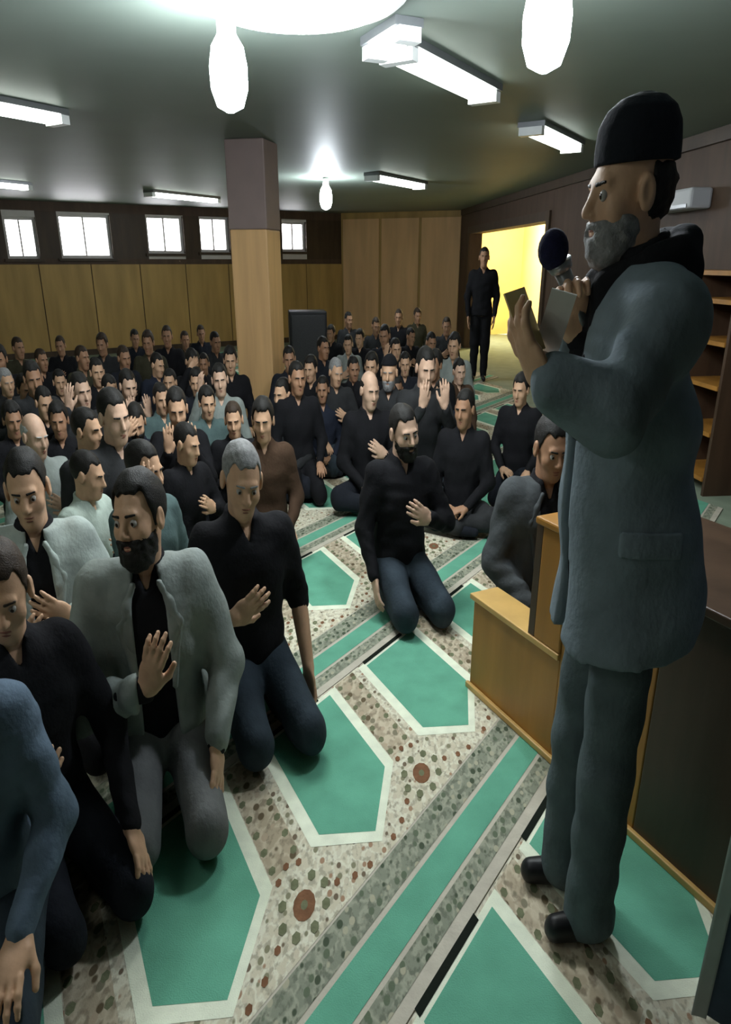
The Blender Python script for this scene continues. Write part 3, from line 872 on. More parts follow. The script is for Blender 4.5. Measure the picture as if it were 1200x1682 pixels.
def build_figure(right='thigh', left='thigh', legs='kneel', head=(0, 0, 0), hair='short', beard=None, jacket=False, short_sleeves=False,
                 fine=1, seed=1, lean=0.0, head_c=None, prof=None, hand_cell=None, sides=None, eyes=True, collar=True, legs_fn=None, shoulder_z=.685, long_coat=None, hk=1.0, jw=.062):
    """returns dict part name -> mesh (figure faces +Y, its right is +X)"""
    cc, ch, chd, cb = (0.0105, 0.0048, 0.0042, 0.016) if fine else (0.017, 0.0085, 0.0075, 0.022)
    if hand_cell: chd = hand_cell
    out = {}
    dz = -0.105 if legs == 'cross' else 0.0
    ln = lambda z: lean * max(0, (z - .2)) 
    base = prof or TORSO
    P_ = [(z + dz, cx, cy + ln(z), rx, ry) for z, cx, cy, rx, ry in base]
    top = P_[-1][0]
    shz = shoulder_z + dz
    shy = -.018 + ln(shoulder_z) if prof is None else float(np.interp(shoulder_z, [p[0] for p in prof], [p[2] for p in prof]))
    hc = np.array(head_c if head_c is not None else (0, .022 + lean * .72, .895 + dz), float)
    neck = (0, P_[-1][2], top - .05)
    hf = HeadFrame(hc, rot(*head), hk)
    A = {1: arm(1, right), -1: arm(-1, left)}
    for s in A:
        for i in (0, 1): A[s][i] = A[s][i] + np.array([0, ln(A[s][i][2]), dz]) if prof is None else A[s][i]
    SH = {s: np.array([s * .175, shy, shz]) for s in (1, -1)}
    # --- legs
    LG = []
    if legs == 'kneel':
        for s in (1, -1):
            LG += [(((s * .085, -.03, .225), (s * .125, .355, .115), .100, .066)), (((s * .125, .355, .082), (s * .10, -.06, .07), .066, .050))]
        feet = [(((s * .095, -.06, .06), (s * .085, -.25, .045), .042, .030)) for s in (1, -1)]
        pel = ell((0, -.05, .215), (.172, .148, .115))
    elif legs == 'cross':
        for s in (1, -1):
            LG += [(((s * .09, -.03, .115), (s * .33, .20, .13), .092, .068)), (((s * .33, .21, .105), (-s * .05, .27 + s * .03, .075), .062, .048))]
        feet = [(((-s * .05, .27 + s * .03, .06), (-s * .20, .25 + s * .03, .05), .040, .032)) for s in (1, -1)]
        pel = ell((0, -.05, .12), (.172, .148, .11))
    else:
        LG, feet, pel = legs_fn()
    g = Field(cc)
    g.add(wrinkle(pel, .004, seed))
    for (p, q, r0, r1) in LG: g.add(wrinkle(cone(p, q, r0 + .006, r1 + .008), .0035, seed + 5, .15), .035)
    out['trousers'] = to_mesh('trousers', [g.solve()], CLOTH['black'], 0.002)
    g = Field(cc * .8)
    for (p, q, r0, r1) in feet: g.add(cone(p, q, r0, r1), .02)
    out['socks' if legs != 'stand' else 'shoes'] = to_mesh('footwear', [g.solve()], CLOTH['ink'], 0.002)
    # --- skin
    g = Field(cb)
    g.add(loft(P_, -.012))
    g.add(cone((-.14, shy, shz), (.14, shy, shz), .055, .055), .05)
    g.add(ell((pel[0] + pel[1]) / 2, (pel[1] - pel[0]) / 2 - .014))
    for s in A: g.add(cone(SH[s], A[s][0], .05, .041), .03); g.add(cone(A[s][0], A[s][1], .041, .026), .02)
    for (p, q, r0, r1) in LG: g.add(cone(p, q, r0 - .01, r1 - .006), .03)
    parts = [g.solve(), head_field(hf, neck, ch).solve()]
    for s in A: parts.append(hand_field(A[s][1], A[s][2], A[s][3], A[s][4], s, chd, 1.0, A[s][0]).solve())
    out['body'] = to_mesh('body', parts, SKIN[0], 0.002)
    # --- shirt
    g = Field(cc)
    g.add(wrinkle(loft(P_, .010, z1=top - .006), .0045, seed + 1, .13))
    g.add(cone((-.145, shy, shz - .005), (.145, shy, shz - .005), .066, .066), .05)
    for s in A:
        sh, e, w = SH[s], A[s][0], A[s][1]
        g.add(wrinkle(cone(sh, e, .068, .054), .004, seed + 2, .09), .045)
        if not short_sleeves: g.add(wrinkle(cone(e, w - (w - e) * .04, .054, .036), .004, seed + 3, .08), .03)
    if collar:
        n = 14
        for i in range(n):
            a0 = 2 * math.pi * i / n + .25; a1 = a0 + 2 * math.pi / n
            if abs(((a0 + a1) / 2) % (2 * math.pi) - math.pi / 2) < .3: continue
            fz = lambda a: top - .005 - .022 * math.sin(a)
            g.add(cone((.064 * math.cos(a0), P_[-1][2] + .062 * math.sin(a0), fz(a0)), (.064 * math.cos(a1), P_[-1][2] + .062 * math.sin(a1), fz(a1)), .013, .013), .008)
    def vneck(X, Y, Z):
        return np.minimum(np.minimum((Z - (top - .085)) * .45 - np.abs(X), Y - P_[-1][2]), .05 + 0 * X)
    g.cut(vneck)
    out['shirt'] = to_mesh('shirt', [g.solve()], CLOTH['black'], 0.004)
    # --- jacket
    if jacket:
        g = Field(cc)
        g.add(wrinkle(loft([(z, cx, cy, rx * (1.10 if z < .3 else 1.0), ry * (1.12 if z < .3 else 1.0)) for z, cx, cy, rx, ry in P_], .024, z1=top - .022), .006, seed + 11, .15))
        g.add(cone((-.15, shy, shz), (.15, shy, shz), .078, .078), .05)
        for s in A:
            sh, e, w = SH[s], A[s][0], A[s][1]
            g.add(wrinkle(cone(sh, e, .080, .066), .006, seed + 12, .10), .045)
            g.add(wrinkle(cone(e, w - (w - e) * .10, .066, .050), .006, seed + 13, .09), .03)
        zz = [p[0] for p in P_]
        def opening(X, Y, Z):
            w = np.interp(Z.ravel(), [P_[0][0], .3, .5, .66, top], [jw * 1.3, jw * 1.05, jw, jw * .95, jw * .6]).reshape(Z.shape)
            cyz = np.interp(Z.ravel(), zz, [p[2] for p in P_]).reshape(Z.shape)
            return np.minimum(w - np.abs(X), Y - cyz)
        g.cut(opening)
        g.cut(lambda X, Y, Z: np.minimum(.062 - np.sqrt(X ** 2 + (Y - P_[-1][2]) ** 2), Z - (top - .06)))
        out['jacket'] = to_mesh('jacket', [g.solve()], CLOTH['grey'], 0.006)
        # lapels: folded strips beside the opening
        g = Field(cc * .8)
        for s in (1, -1):
            y0 = float(np.interp(.66 + dz, zz, [p[2] + p[4] for p in P_])); y1 = float(np.interp(.44 + dz, zz, [p[2] + p[4] for p in P_]))
            a = np.array([s * jw * .75, y0 - .01, top - .05]); b_ = np.array([s * (jw + .045), y0 + .018, .62 + dz]); c_ = np.array([s * (jw + .004), y1 + .03, .43 + dz])
            g.add(cone(a, b_, .012, .012), .01); g.add(cone(b_, c_, .012, .007), .01); g.add(cone((a + b_) / 2, c_, .016, .006), .02)
        out['lapels'] = to_mesh('lapels', [g.solve()], CLOTH['grey'])
    if long_coat: out['coat'] = long_coat(A, SH)
    # --- hair, beard, brows, eyes
    if hair: out['cap' if 'cap' in hair else 'hair'] = to_mesh('hair', [hair_field(hf, ch * 1.1, hair).solve()], HAIRM['black'])
    if beard: out['beard'] = to_mesh('beard', [beard_field(hf, ch * 1.05, beard == 'long').solve()], HAIRM['black'])
    g = Field(.0035 if fine else .006)
    g.add(hf.ell((0, .0885, -.0605), (.022, .0112, .0058)), .004); g.add(hf.ell((0, .0868, -.0715), (.019, .0112, .0068)), .004)
    out['lips'] = to_mesh('lips', [g.solve()], LIPS)
    if fine and eyes:
        g = Field(.0032)
        for s in (-1, 1): g.add(hf.cone((s * .014, .0965, .0185), (s * .044, .088, .021), .0048, .0036), .004)
        out['eyebrows'] = to_mesh('eyebrows', [g.solve()], HAIRM['black'])
        for s, nm in ((-1, 'eye'), (1, 'eye.001')):
            m = MB(); m.ball(hf.p((s * .031, .0815, -.001)), .0118 * hk, 14, 8); out[nm] = m.mesh('eye', EYEW, True)
            m = MB(); m.ball(hf.p((s * .031, .0880, -.002)), .0068 * hk, 10, 6); out[nm + '_iris'] = m.mesh('iris', EYEI, True)
    elif eyes:
        g = Field(.006)
        for s in (-1, 1): g.add(hf.cone((s * .012, .0965, .019), (s * .046, .088, .021), .006, .005), .004)
        out['eyebrows'] = to_mesh('eyebrows', [g.solve()], HAIRM['black'])
    return out

def place(meshes, loc, face_to, label, skin=0, hair='black', shirt='black', trousers='ink', jacket=None, coat=None, cap='black', beardc=None, sc=(.72, .84, 1.0), group=None, yaw=0.0, socks='ink'):
    d = np.array(face_to[:2]) - np.array(loc[:2])
    rz = math.atan2(-d[0], d[1]) + yaw
    o = empty('person', (loc[0], loc[1], CZ), rz, label, 'person', group)
    o.scale = sc
    sub = {}
    for nm, me in meshes.items():
        if nm.endswith('_iris'): continue
        base = nm.split('.')[0]
        c = link(base, me, o)
        M = {'body': SKIN[skin], 'hair': HAIRM[hair], 'eyebrows': HAIRM[hair], 'beard': HAIRM[beardc or hair], 'shirt': CLOTH[shirt], 'trousers': CLOTH[trousers],
             'socks': CLOTH[socks], 'shoes': BLACKM, 'jacket': CLOTH[jacket or 'grey'], 'lapels': CLOTH[jacket or 'grey'], 'coat': CLOTH[coat or 'coat'], 'pocket_flap': CLOTH[coat or 'coat'], 'cap': CLOTH[cap]}.get(base)
        if M is not None:
            c.material_slots[0].link = 'OBJECT'; c.material_slots[0].material = M
        if base == 'eye' and nm + '_iris' in meshes:
            link('iris', meshes[nm + '_iris'], c)
    return o

# ------------------------------------------------------------------ the standing speaker
SPK = np.array([0.540, 1.345])
SKX, SKY = 0.82, 0.72
def spk_loc(px, py, wy):
    """a point on the standing man: pixel met with the upright plane at depth wy, in his own frame (he faces -X)"""
    p = at_y(px, py, wy)
    return np.array([(p[1] - SPK[1]) / SKX, -(p[0] - SPK[0]) / SKY, p[2] - CZ])
SPROF = [(.80, 0, .02, .155, .13), (.90, 0, .02, .165, .138), (1.00, 0, .03, .155, .128), (1.15, 0, .045, .155, .122), (1.28, 0, .055, .168, .128), (1.40, 0, .055, .178, .125),
         (1.465, 0, .05, .170, .108), (1.515, 0, .05, .135, .085), (1.55, 0, .062, .080, .064), (1.58, 0, .075, .058, .056)]
SPROF = [(z, cx, cy, rx * .86, ry * .86) for z, cx, cy, rx, ry in SPROF[:7]] + SPROF[7:]
el = spk_loc(1002, 672, 1.12); wl = spk_loc(893, 632, 1.14); hl = spk_loc(852, 560, 1.16)
er = spk_loc(985, 655, 1.50); wr = spk_loc(948, 545, 1.38); hr = spk_loc(938, 470, 1.34)
def s_legs():
    LG = []; feet = []
    for s, dy in ((1, .015), (-1, -.01)):
        LG += [((s * .085, .010, .88), (s * .09, .02 + dy, .48), .082, .068), ((s * .09, .02 + dy, .48), (s * .092, .015 + dy, .075), .070, .070)]
        feet += [((s * .095, -.03 + dy, .045), (s * .105, .125 + dy, .035), .044, .036), ((s * .095, -.03 + dy, .085), (s * .097, .01 + dy, .07), .042, .045)]
    return LG, feet, ell((0, .015, .90), (.165, .135, .12))
def s_coat(A, SH):
    g = Field(.0105)
    prof = [(.80, 0, -.02, .200, .188), (.95, 0, -.012, .190, .178), (1.08, 0, .008, .178, .160), (1.20, 0, .03, .178, .148), (1.32, 0, .058, .186, .128), (1.42, 0, .066, .188, .114),
            (1.48, 0, .062, .180, .102), (1.525, 0, .055, .145, .090), (1.555, 0, .055, .105, .080)]
    g.add(wrinkle(loft(prof, .010), .010, 21, .22))
    g.add(cone((-.16, .062, 1.462), (.16, .062, 1.462), .070, .070), .05)
    for s in A:
        sh, e, w = SH[s], A[s][0], A[s][1]
        g.add(wrinkle(cone(sh, e, .076, .066), .006, 22, .13), .05)
        g.add(wrinkle(cone(e, w - (w - e) * .08, .068, .056), .006, 23, .12), .04)
    def opening(X, Y, Z):
        w = np.interp(Z.ravel(), [.8, 1.0, 1.2, 1.4, 1.55], [.03, .022, .02, .045, .06]).reshape(Z.shape)
        return np.minimum(w - np.abs(X), Y - .05)
    g.cut(opening)
    g.cut(lambda X, Y, Z: np.minimum(.066 - np.sqrt(X ** 2 + (Y - .07) ** 2), Z - 1.50))
    return to_mesh('coat', [g.solve()], CLOTH['coat'])
def s_flap(z0, z1, y0, y1, inf):
    prof = [(.80, 0, -.02, .200, .188), (.95, 0, -.012, .190, .178), (1.08, 0, .008, .178, .160), (1.20, 0, .03, .178, .148), (1.32, 0, .058, .186, .128)]
    g = Field(.006); g.add(wrinkle(loft(prof, inf), .010, 21, .22))
    g.cut(lambda X, Y, Z: np.maximum(np.maximum(z0 - Z, Z - z1), np.maximum(y0 - Y, Y - y1)) + 0 * X)
    g.cut(lambda X, Y, Z: X + .10 + 0 * Y + 0 * Z)
    return to_mesh('pocket_flap', [g.solve()], CLOTH['coat'])
hd = np.array([0.0, 0.112, 1.667])
def dirto(a, b): return tuple(np.array(b) - np.array(a))
fig = build_figure(right=(er * 1.0, wr, dirto(wr, hr), (-.75, .2, 0), .75), left=(el * [-1, 1, 1], wl * [-1, 1, 1], dirto(wl * [-1, 1, 1], hl * [-1, 1, 1]), (-.35, -.9, .4), .45), legs='stand', legs_fn=s_legs, prof=SPROF, shoulder_z=1.455,
                   head=(0.12, -.06, 0), head_c=hd, hair='tall_cap', beard='short', long_coat=s_coat, seed=31, hk=.92)
# dark hair at the back of the head and a dark scarf around the neck
hfS = HeadFrame(hd, rot(.12, -.06, 0), .92)
g = Field(.006); g.add(wrinkle(hfS.ell((0, -.022, .01), (.084, .104, .085)), .002, 5, .03))
g.cut(lambda X, Y, Z: (lambda x, y, z: np.maximum(y + .022, z - .05))(*hfS.loc(X, Y, Z)))
fig['hair'] = to_mesh('hair', [g.solve()], HAIRM['black'])
g = Field(.009)
ring = [(.082 * math.cos(a), .052 + .088 * math.sin(a), 1.545 - .035 * math.sin(a)) for a in [2 * math.pi * i / 18 for i in range(18)]]
for i in range(18): g.add(wrinkle(cone(ring[i], ring[(i + 1) % 18], .034, .034), .004, 7, .06), .02)
g.add(wrinkle(cone((-.04, .15, 1.50), (-.055, .185, 1.26), .036, .030), .004, 7, .06), .03)
g.add(wrinkle(cone((.04, .15, 1.50), (.055, .185, 1.28), .036, .030), .004, 7, .06), .03)
g.add(wrinkle(cone((-.06, -.02, 1.53), (.06, -.02, 1.53), .045, .045), .004, 7, .06), .03)
fig['pocket_flap'] = s_flap(1.035, 1.085, -.06, .10, .0165)
fig['scarf'] = to_mesh('scarf', [g.solve()], CLOTH['black'])
spk = place(fig, (SPK[0], SPK[1], CZ), (SPK[0] - 1, SPK[1] - 0.02), 'standing man in blue grey coat, dark scarf and tall black cap holding a microphone', skin=0, hair='black', beardc='grey', shirt='black', trousers='coat_trouser', coat='coat', cap='ink', sc=(SKX, SKY, 1.0))

def spk_world(p):
    return np.array([SPK[0] - SKY * p[1], SPK[1] + SKX * p[0], p[2] + CZ])
# microphone in his far hand
hc_ = spk_world(wr + unit(hr - wr) * .085)
tip = at_y(908, 410, hc_[1] - 0.02); 
md = unit(tip - hc_)
mic = empty('microphone', tuple(hc_ - md * 0.10), 0, 'handheld microphone with dark blue foam head in the standing man\'s hand', 'microphone')
m = MB(); m.tube((0, 0, 0), tuple(md * 0.17), 0.010, 0.016, 16); m.build('handle', GREYM, mic, True)
m = MB(); c = md * 0.195; m.ball(tuple(c), (0.027, 0.027, 0.036)); m.build('foam_head', mat('navy_foam', (0.008, 0.008, 0.035), 0.95, 0.2, 100, 0.3), mic, True)
m = MB(); m.tube(tuple(md * 0.155), tuple(md * 0.170), 0.020, 0.024, 16); m.build('collar_ring', GREYM, mic, True)
# folded paper in his near hand
hp_ = spk_world(wl + unit(hl - wl) * .09)
bk = empty('booklet', tuple(hp_), 0, 'open cream booklet held in the standing man\'s near hand', 'booklet')
pap = mat('cream_paper', (0.62, 0.50, 0.26), 0.8, 0.12, 14)
pap2 = mat('white_paper', (0.62, 0.60, 0.56), 0.8, 0.10, 14)
for nm, ang, mm in (('left_page', 0.35, pap), ('right_page', -0.35, pap2)):
    m = MB()
    m.box(0, 0.040, -0.002, 0.002, -0.03, 0.075)
    o = m.build(nm, mm, bk); o.rotation_euler = (0.35, 0.25, math.radians(205 if ang > 0 else -20)); o.location = (0.035, 0.02, 0.015)

# ------------------------------------------------------------------ foreground worshippers
WF = np.array([0.44, -0.9])
GF = 'kneeling front row'
# black shirt, hand on chest
p1 = np.array([-0.405, 2.17])
fig = build_figure(right=((.30, .06, .42), (.135, .215, .50), (-.85, .12, .42), (-.15, -1, 0), .15), left='hang', head=(-.12, -.22, -.1), hair='short', short_sleeves=True, seed=41)
place(fig, p1, p1 + WF + np.array([.0, 0]), 'kneeling grey haired man in black short sleeved shirt and jeans, hand on chest', skin=0, hair='grey', shirt='black', trousers='darkdenim', sc=(.73, .86, 1.0), group=GF)
# open grey jacket
p2 = np.array([-0.61, 1.77])
fig = build_figure(right=((.28, .08, .37), (.03, .275, .515), (-.35, .15, .9), (-.45, -.85, .1), .3), left=((-.27, .02, .42), (-.19, .21, .26), (.1, .7, -.7), (.8, -.3, -.4), .3)[:0] or ((.27, .02, .42), (.19, .21, .26), (-.1, .7, -.7), (-.8, -.3, -.4), .3),
                   head=(-.55, .10, .12), hair='thick', beard='short', jacket=True, seed=51)
place(fig, p2, p2 + np.array([.30, -.95]), 'kneeling black haired man in open grey jacket and grey trousers, raised hand at chest', skin=0, hair='black', shirt='black', trousers='trouser_grey', jacket='grey', sc=(.74, .86, 1.02), group=GF)
# pale jacket, behind at the left
h = at(45, 800, .905)
fig = build_figure(right='chestlow', left='chest', head=(-.1, -.15, .05), hair='short', jacket=True, seed=61, jw=.05)
place(fig, h, (h[0] + .42, h[1] - 1), 'man in pale grey jacket over black shirt kneeling near the left edge', skin=0, hair='black', shirt='black', trousers='black', jacket='palegrey', group=GF)
# left edge, black clothes, bowed head
h = at(2, 985, .83)
fig = build_figure(right='chestlow', left=((.27, .06, .43), (.18, .30, .24), (-.1, .75, -.65), (-.6, -.3, -.7), .3), head=(-.45, -.25, 0), hair='short', seed=71)
place(fig, h, (h[0] + .75, h[1] - .75), 'man in black with bowed head, half cut off by the left edge', skin=0, hair='brown', shirt='black', trousers='ink', sc=(.70, .80, .95), group=GF)
# denim shirt, close to the lens
fig = build_figure(right='thigh', left='thigh', head=(-.3, -.2, 0), hair='short', seed=81)
h = at(-105, 1190, .70)
place(fig, (h[0], h[1]), (h[0] + .25, h[1] - 1), 'man in blue denim shirt at the bottom left corner, close to the camera', skin=0, hair='black', shirt='denim', trousers='darkdenim', sc=(.73, .86, 1.0), group=GF)
# centre man, black shirt and jeans
p6 = np.array([0.165, 3.05])
fig = build_figure(right='hang', left='chest', head=(.05, -.12, .12), hair='short', beard='short', seed=91)
place(fig, p6, p6 + WF + np.array([-.15, 0]), 'lone kneeling man in black shirt and blue jeans in the middle aisle', skin=1, hair='black', shirt='black', trousers='darkdenim', sc=(.70, .84, .95), group=GF)
# behind the pulpit panel
h = at(905, 738, .90)
fig = build_figure(right='lap', left='chestlow', head=(.1, -.2, 0), hair='short', jacket=True, seed=101)
place(fig, (h[0] + .0, h[1] + .02), (h[0] + .05, h[1] - 1), 'man in dark grey jacket and jeans kneeling behind the low pulpit panel', skin=2, hair='black', shirt='black', trousers='denim', jacket='iron', group=GF)

# ------------------------------------------------------------------ the crowd
TEMPL = {
    'thigh': build_figure('thigh', 'thigh', fine=0, seed=111, head=(.1, -.05, 0)),
    'chest': build_figure('chest', 'thigh', fine=0, seed=112, head=(-.1, -.15, .05)),
    'chest2': build_figure('thigh', 'chest', fine=0, seed=113, head=(.15, -.2, -.05), lean=.08),
    'raised': build_figure('raised', 'thigh', fine=0, seed=114, head=(0, -.1, .05)),
    'face': build_figure('face', 'face', fine=0, seed=115, head=(0, -.25, 0), lean=.1),
    'brow': build_figure('brow', 'lap', fine=0, seed=116, head=(0, -.4, 0), lean=.15, beard='short'),
    'cross': build_figure('lap', 'lap', legs='cross', fine=0, seed=117, head=(-.2, -.1, 0)),
    'cross2': build_figure('lap', 'chest', legs='cross', fine=0, seed=118, head=(.2, -.15, 0), hair='fringe'),
    'capman': build_figure('chest', 'lap', fine=0, seed=119, hair='cap', head=(0, -.1, 0), beard='short'),
    'thick': build_figure('lap', 'thigh', fine=0, seed=120, hair='thick', head=(-.15, -.15, 0), lean=.05)}
HZ = {'cross': .79, 'cross2': .79}
SPEAK = np.array([0.6, 1.4])
rng = random.Random(7)
GC = 'seated worshippers of the crowd'
CROWD = [
    # px, py, template, shirt, hair, skin, label
    (10, 628, 'chest', 'charcoal', 'grey', 0, 'grey haired man in charcoal at the left edge, back of the crowd'),
    (22, 690, 'thick', 'black', 'black', 2, 'dark haired man in black at the left edge above the pale jacket'),
    (68, 592, 'thigh', 'black', 'brown', 2, 'brown haired man in black, leftmost head against the tan wall'),
    (75, 662, 'chest2', 'black', 'black', 0, 'man in black below the leftmost head of the tan wall'),
    (135, 588, 'thigh', 'olive', 'brown', 2, 'man in dark olive, second head from left against the tan wall'),
    (133, 643, 'raised', 'charcoal', 'black', 1, 'pale faced man in charcoal with raised hand, left of the column'),
    (98, 628, 'cross', 'black', 'black', 0, 'man in black sitting low between the two leftmost wall side heads'),
    (203, 588, 'chest', 'ink', 'brown', 2, 'man in dark clothes, third head from left against the tan wall'),
    (210, 634, 'face', 'charcoal', 'black', 1, 'man in charcoal with both hands held up before his face at left'),
    (245, 563, 'thick', 'olive', 'brown', 2, 'man with thick hair, fourth head from left against the tan wall'),
    (256, 600, 'chest2', 'navy', 'black', 0, 'man in navy just below the fourth head of the tan wall'),
    (304, 559, 'thigh', 'olive', 'brown', 2, 'man in olive, fifth head from left against the tan wall'),
    (312, 594, 'brow', 'black', 'black', 0, 'man in black with hand on brow, below the fifth wall side head'),
    (353, 562, 'chest', 'charcoal', 'black', 2, 'man in charcoal, sixth head along the tan wall, beside the column'),
    (379, 592, 'thick', 'black', 'black', 0, 'thick haired man in black touching the left side of the column'),
    (362, 624, 'raised', 'grey', 'black', 1, 'man in grey shirt with raised hand just left of the column'),
    (280, 628, 'cross', 'ink', 'black', 0, 'man in ink dark clothes sitting low in the middle of the left crowd'),
    (187, 684, 'chest', 'charcoal', 'black', 1, 'bright faced man in charcoal, hand on chest, centre of the left crowd'),
    (297, 671, 'face', 'black', 'black', 0, 'man in black with both hands at his face, left of the column foot'),
    (143, 708, 'thigh', 'charcoal', 'black', 0, 'man in charcoal left of the bright faced man'),
    (232, 692, 'brow', 'navy', 'black', 0, 'man in navy with hand on brow right of the bright faced man'),
    (304, 730, 'chest2', 'black', 'black', 0, 'man in black right behind the teal shirted man'),
    (58, 716, 'cross2', 'grey', 'white', 1, 'balding white haired man in grey above the pale jacket'),
    (385, 690, 'chest', 'black', 'brown', 0, 'brown haired man in black right behind the grey haired kneeling man'),
    (340, 662, 'thick', 'teal', 'black', 0, 'thick haired man in teal grey before the column foot'),
    (100, 690, 'thick', 'black', 'black', 2, 'thick haired man in black near the left edge, hands low'),
    (238, 772, 'raised', 'teal', 'black', 0, 'man in teal shirt with raised hand behind the open grey jacket'),
    (140, 782, 'chest2', 'mint', 'black', 0, 'man in pale mint shirt between the two grey jackets'),
    (160, 612, 'thigh', 'black', 'black', 0, 'man in black in the second line below the tan wall at left'),
    (335, 598, 'cross', 'charcoal', 'black', 2, 'low sitting man in charcoal near the left of the column'),
    (40, 640, 'thick', 'ink', 'black', 2, 'thick haired man in ink dark clothes by the left edge'),
    (30, 572, 'thigh', 'olive', 'brown', 2, 'man in olive farthest back at the left edge under the windows'),
    (100, 568, 'chest', 'black', 'brown', 2, 'man in black farthest back, between the first two wall side heads'),
    (170, 566, 'thick', 'charcoal', 'brown', 2, 'thick haired man far back, between second and third wall side heads'),
    (222, 556, 'chest2', 'ink', 'black', 2, 'man far back, left of the fourth wall side head'),
    (275, 553, 'thigh', 'black', 'brown', 2, 'man far back, between fourth and fifth wall side heads'),
    (330, 548, 'chest', 'ink', 'brown', 2, 'man far back, between fifth and sixth wall side heads'),
    (2, 590, 'thick', 'black', 'black', 2, 'man cut in half by the left edge, far back'),
    (55, 622, 'chest', 'charcoal', 'black', 2, 'man in charcoal under the leftmost wall side head'),
    (180, 640, 'chest2', 'black', 'black', 0, 'man in black right of the pale faced man with raised hand'),
    (325, 628, 'thick', 'ink', 'black', 0, 'thick haired man in ink dark clothes below the fifth wall side head'),
    (265, 655, 'chest', 'teal', 'black', 0, 'man in teal grey in the centre of the left crowd'),
    # right of the column
    (475, 590, 'chest', 'ink', 'black', 2, 'man at the left foot of the loudspeaker'),
    (545, 548, 'thick', 'black', 'black', 2, 'thick haired man right beside the loudspeaker top'),
    (632, 552, 'chest', 'ink', 'black', 2, 'man in ink dark clothes in the next to last line, centre'),
    (672, 553, 'chest2', 'black', 'black', 2, 'man in black in the next to last line, right of centre'),
    (716, 600, 'thick', 'black', 'black', 2, 'thick haired man in black, right of the bright faced man'),
    (665, 598, 'chest', 'ink', 'black', 0, 'man in dark clothes, left of the bright faced man far behind the aisle'),
    (580, 606, 'chest', 'black', 'black', 2, 'man in black between the grey haired and the thick haired man'),
    (530, 640, 'cross', 'navy', 'black', 2, 'low sitting man in navy left of the middle aisle'),
    (650, 640, 'cross', 'black', 'black', 2, 'low sitting man in black behind the head of the lone kneeling man'),
    (436, 690, 'thick', 'brown', 'black', 0, 'dark haired man in brown, sitting right behind the grey haired kneeling man'),
    (466, 648, 'cross', 'charcoal', 'black', 0, 'low sitting man in charcoal at the right of the column foot'),
    (488, 622, 'thigh', 'black', 'black', 2, 'man in black below the loudspeaker'),
    (513, 606, 'thick', 'black', 'black', 0, 'thick haired man in black, right below the loudspeaker'),
    (551, 612, 'chest2', 'charcoal', 'grey', 0, 'grey haired man in charcoal right of the loudspeaker'),
    (607, 641, 'cross2', 'black', 'black', 1, 'large faced man in black above the left of the lone kneeling man'),
    (611, 602, 'thick', 'black', 'black', 0, 'thick haired man in black in the middle of the right crowd'),
    (572, 526, 'thigh', 'charcoal', 'black', 2, 'leftmost head of the last line before the back wall'),
    (572, 566, 'chest', 'grey', 'black', 0, 'man in grey in the line below the leftmost back head'),
    (592, 556, 'thick', 'black', 'black', 0, 'thick haired man in black left of centre far back'),
    (617, 536, 'chest2', 'charcoal', 'brown', 2, 'second head from left of the last line before the back wall'),
    (655, 522, 'thigh', 'black', 'brown', 2, 'third head from left of the last line before the back wall'),
    (684, 519, 'thick', 'olive', 'brown', 2, 'fourth head from left of the last line, in olive'),
    (733, 536, 'chest', 'charcoal', 'brown', 2, 'rightmost head of the last line, beside the doorway'),
    (649, 574, 'raised', 'black', 'black', 0, 'man in black with raised hand far back in the middle'),
    (707, 563, 'chest2', 'black', 'black', 2, 'man in black far back, left of the doorway figure'),
    (747, 568, 'thick', 'grey', 'black', 0, 'man in grey at the foot of the doorway figure'),
    (697, 604, 'face', 'charcoal', 'black', 1, 'bright faced man with both hands up, behind the lone kneeling man'),
    (753, 610, 'chest', 'brown', 'black', 1, 'man in brown nearest the foot of the doorway'),
    (640, 612, 'capman', 'charcoal', 'grey', 0, 'capped bearded man in charcoal in the middle of the right crowd'),
    (764, 672, 'cross', 'black', 'black', 2, 'man in black sitting at the right end, by the bare aisle'),
    (725, 648, 'cross', 'navy', 'black', 0, 'low sitting man in navy at the right of the crowd'),
    (530, 572, 'thigh', 'ink', 'black', 2, 'man in ink dark clothes at the right side of the loudspeaker'),
    (858, 640, 'thick', 'black', 'black', 0, 'man in black mostly hidden behind the standing man\'s hands'),
]
PUT = [np.array(p) for p in ([-.405, 2.17], [-.61, 1.77], [.135, 3.03])] + [at(45, 800, .905)[:2], at(905, 738, .9)[:2]]
LEAN = {'chest2': .08, 'face': .1, 'brow': .15, 'thick': .05}
FIXED = {(513, 606): (.84, (.15, -1)), (551, 612): (.86, (.2, -1)), (436, 690): (.90, (-.15, -1)), (466, 648): (.90, (0, -1)), (488, 622): (.92, (.1, -1)), (505, 684): (.9, (0, -1))}
COLP = np.array([cc[0], cc[1]])
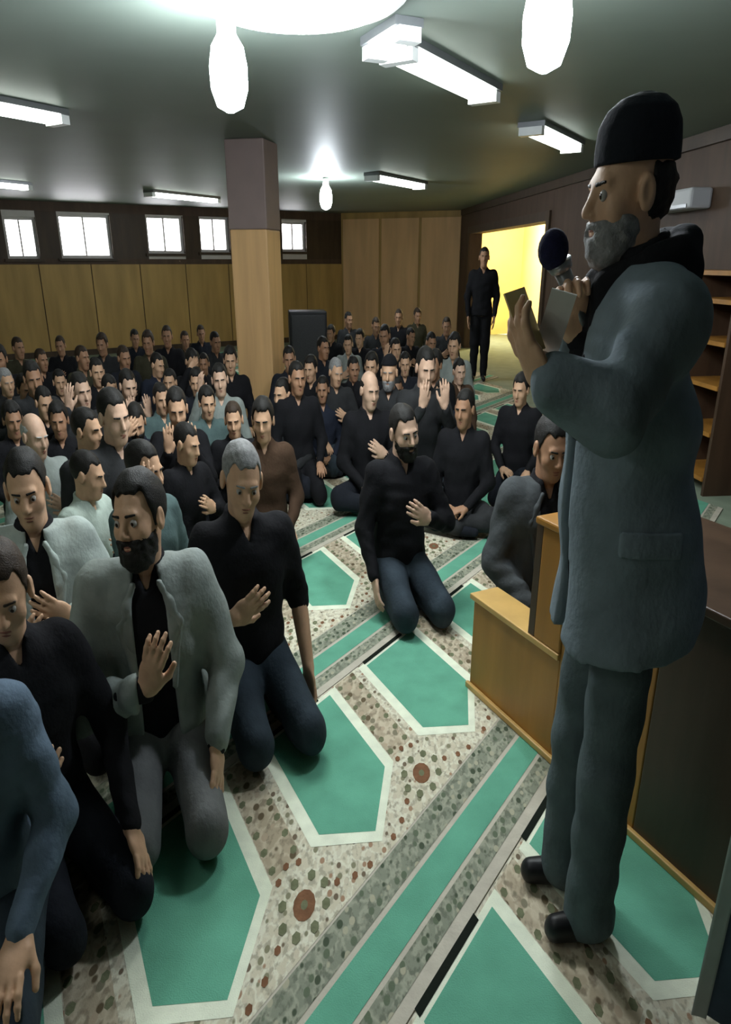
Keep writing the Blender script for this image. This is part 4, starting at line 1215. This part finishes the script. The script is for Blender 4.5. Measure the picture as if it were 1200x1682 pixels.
for i, (px, py, T, shirt, hair, skin, lab) in sorted(enumerate(CROWD), key=lambda t: -t[1][1]):
    z = HZ.get(T, .895)
    # how tall this person sits decides how far off the head is: take the height that leaves the most room
    best = None
    for k in (np.linspace(.82, 1.07, 14) if (px, py) not in FIXED else [FIXED[(px, py)][0]]):
        p = at(px, py, z * k + CZ)
        gap = min(np.linalg.norm((p[:2] - q) * [1.25, 1]) for q in PUT)
        gap = 1.4 * min(gap, .75) + min(0, (np.linalg.norm(p[:2] - COLP) - .6) * 3) - abs(k - .93) * .8
        if best is None or gap > best[0]: best = (gap, k, p)
    _, k, p = best
    d = unit(SPEAK - p[:2])
    p = p[:2] - d * (.022 + LEAN.get(T, 0) * .72) * .8 * k
    PUT.append(p[:2])
    f = p[:2] + (d if (px, py) not in FIXED else np.array(FIXED[(px, py)][1]))
    place(TEMPL[T], p, f, lab, skin=skin, hair=hair, shirt=shirt, trousers=rng.choice(['black', 'ink', 'darkdenim', 'charcoal']), sc=(.70 * k, .80 * k, k), group=GC, yaw=rng.uniform(-.35, .35), cap='black')

# the figure standing in the doorway
def d_legs():
    LG = []; feet = []
    for s in (1, -1):
        LG += [((s * .085, 0, .88), (s * .09, .01, .48), .10, .074), ((s * .09, .01, .48), (s * .09, -.01, .08), .074, .05)]
        feet += [((s * .09, -.03, .045), (s * .10, .15, .035), .042, .034)]
    return LG, feet, ell((0, 0, .90), (.165, .135, .12))
DPROF = [(z + .62, cx, cy + .04, rx, ry) for z, cx, cy, rx, ry in TORSO[1:]]
fig = build_figure(right=((.25, .02, 1.06), (.22, .10, .82), (0, .3, -.95), (-1, 0, 0), .3), left=((.25, .02, 1.06), (.22, .10, .82), (0, .3, -.95), (-1, 0, 0), .3), legs='stand', legs_fn=d_legs, prof=DPROF, shoulder_z=1.305, head_c=(0, .06, 1.515), fine=0, seed=131)
q = at(784, 626, 0)
place(fig, (q[0], q[1], CZ), (0.4, 1.4), 'man in black standing in front of the bright yellow doorway', skin=2, hair='black', shirt='black', trousers='black', sc=(.78, .85, 1.06))
